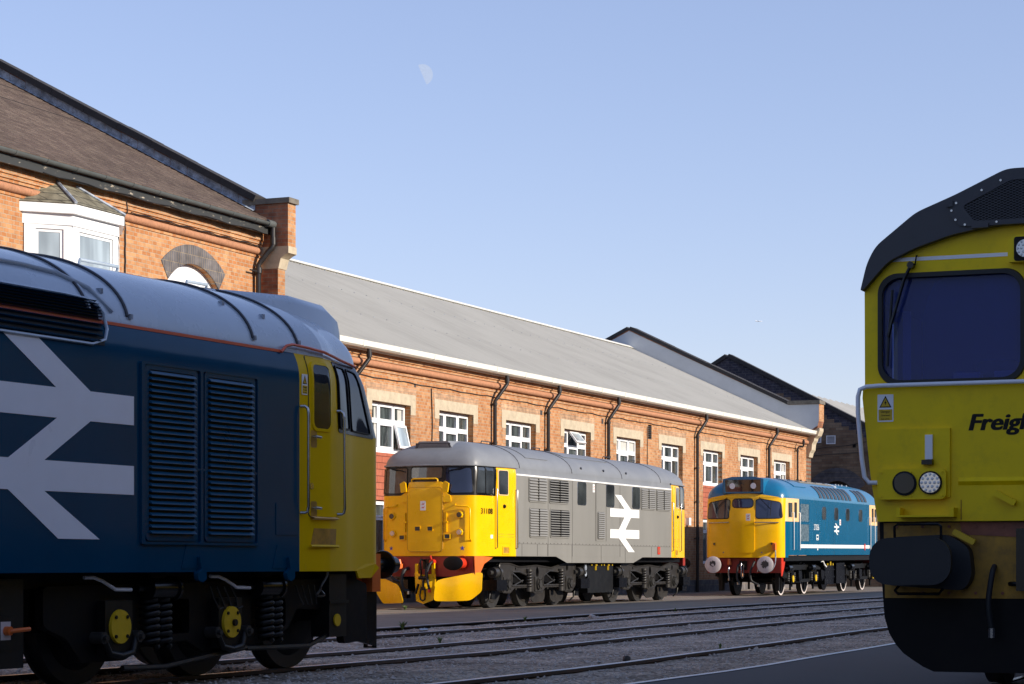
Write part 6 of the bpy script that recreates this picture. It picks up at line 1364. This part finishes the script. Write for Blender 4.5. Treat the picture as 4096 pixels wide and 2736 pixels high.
MB().prism([(-.03, 0), (.03, .0), (.0, .02)], lambda a_, b_: (-.62, -.06-b_, 1.617+a_), lambda a_, b_: (.62, -.06-b_, 1.617+a_)).build('nose_rib', 'yellow_cab', ly, 0)
lt = [text('lettering', 'black', ly, 'Freightliner', (-.558+d_, -.0605-k_*.0004, 2.0+e_), FRONT, .124, 1.12, .001, shear=.22, bold=.002) for k_, (d_, e_) in enumerate(((0, 0), (.007, .003), (.012, 0)))]
bm_ = bmesh.new()
for o_ in lt: bm_.from_mesh(o_.data)
bm_.to_mesh(lt[0].data); bm_.free()
for o_ in lt[1:]: bpy.data.objects.remove(o_)
low = mir([(-1.236, 1.318), (-1.215, .85), (-1.196, .596), (-1.16, .47), (-1.109, .386), (-1.05, .32), (-.977, .269), (-.90, .22), (-.819, .184)])
plate('front_beam', 'chassis_dark', ly, [low], .10, (0, .10, 0), FRONT, 20)
plate('beam_face', 'rust_yellow', ly, [[(-1.20, 1.31), (-1.19, .74), (1.19, .74), (1.20, 1.31)]], .01, (0, -.001, 0), FRONT, 0)
plate('worn_band', 'rust', ly, [[(-.62, 1.315), (-.60, 1.22), (-.2, 1.20), (.2, 1.20), (.62, 1.22), (.62, 1.315)]], .004, (0, -.012, 0), FRONT, 0)
MB().box(-.17, .17, -.2, -.01, .80, 1.26).build('coupler_box', 'gloss_black', ly, 0); MB().tube([(-.24, -.05, .85), (-.20, -.1, .85), (.22, -.1, .85)], .018, 8).build('coupler_lever', 'gloss_black', ly, 50)
for xx, sg in ((-.36, -1), (.36, 1)):
    hose(ly, [(xx, -.02, .98), (xx, -.12, .92), (xx+sg*.02, -.16, .70), (xx, -.14, .52)], .022, 'rubber', 'steel')
mb_ = MB()
for i in range(12):
    for zz in (.78, 1.28): mb_.cyl((-1.1+i*.2, -.012, zz), (-1.1+i*.2, -.026, zz), .012, n=6)
mb_.build('bolts', 'rust', ly)
MB().tube([(-1.19, -.01, 1.62), (-1.21, -.01, 1.34)], .008, 5).tube([(-.60, -.062, 1.33), (-.60, -.062, 1.48)], .004, 5).build('panel_seams', 'rust_yellow', ly, 0)
wp = MB(); wp.tube([(-.985, -.03, 3.265), (-1.03, -.06, 3.16), (-1.13, -.06, 2.82), (-1.155, -.05, 2.72)], .014, 6); wp.cyl((-.985, -.0, 3.26), (-.985, -.07, 3.26), .026, n=12); wp.tube([(-.955, -.03, 3.26), (-.94, -.05, 3.33), (-.945, 0, 3.335)], .006, 5); wi_ = wp.build('wiper', 'gloss_black', ly, 50); MB().tube([(-1.125, -.045, 3.08), (-1.15, -.045, 2.75), (-1.165, -.045, 2.50)], .011, 5).build('wiper_blade', 'rubber', wi_, 40)
MB().box(-1.1, 1.1, 1.0, 20.4, .5, 1.32).build('underframe', 'chassis_dark', ly, 0)
for yy in (2.2, 4.0, 5.8, 15.4, 17.2, 19.0): wheelset(ly, yy, .53, 'tyre', 'chassis_dark')

# ================================================================== SKY THINGS
def moon():
    # the lit part of the moon: the lune between limb and terminator, far beyond everything
    dist = 30000; dirv = Vector(((1690-2048)/9000, 1, (2255-299)/9000)).normalized(); c = Vector((0, 0, 1))+dirv*dist; r_ = dist*40.5/9000*1.0
    rt = dirv.cross(Vector((0, 0, 1))).normalized(); up = rt.cross(dirv); tilt = R(-27); ax, bx = rt*math.cos(tilt)-up*math.sin(tilt)*-1, None
    ax = rt*math.cos(R(24))+up*math.sin(R(24)); bx = up*math.cos(R(24))-rt*math.sin(R(24)); rows = []
    for i in range(25):
        th = -math.pi/2+math.pi*i/24; rows.append([tuple(c+bx*r_*math.sin(th)+ax*r_*math.cos(th)*math.sin(ph)-dirv*r_*math.cos(th)*math.cos(ph)) for ph in [(-.02+1.59*k/12) for k in range(13)]])
    o = MB().grid(rows).build('moon', 'moonlight', None, 80); tag(o, 'pale half moon high in the blue sky', 'moon')
moon()
Y_ = 13700; X_ = (3036-2048)/9000*Y_; Z_ = 1+(2255-1285)/9000*Y_
pl_ = empty('airliner', (X_, Y_, Z_), 0, 'tiny white airliner crossing the sky above the dark gable', 'airplane')
MB().cyl((-17, 0, 0), (14, 0, 0), 2.1, n=14).cyl((14, 0, 0), (20, 0, -.3), 2.1, .4, 14).cyl((-17, 0, 0), (-21, 0, .6), 2.1, .5, 14).build('fuselage', 'airliner_white', pl_)
MB().add([(2, 1, -.5), (-5, 1, -.5), (-13, 17, .8), (-10.5, 17, .8), (2, -1, -.5), (-5, -1, -.5), (-13, -17, .8), (-10.5, -17, .8), (2, 1, -.9), (-5, 1, -.9), (2, -1, -.9), (-5, -1, -.9)], [(0, 1, 2, 3), (4, 7, 6, 5), (8, 3, 2, 9), (10, 11, 6, 7)]).build('wings', 'airliner_white', pl_, 0)
MB().add([(-14, 0, 1.5), (-20, 0, 1.5), (-21.5, 0, 7.5), (-18.5, 0, 7.5), (-14, .3, 1.5), (-20, .3, 1.5), (-21.5, .2, 7.5), (-18.5, .2, 7.5)], [(0, 1, 2, 3), (4, 7, 6, 5), (0, 3, 7, 4), (1, 5, 6, 2), (2, 6, 7, 3)]).build('tail_fin', 'airliner_white', pl_, 0)
bpy.context.view_layer.update()
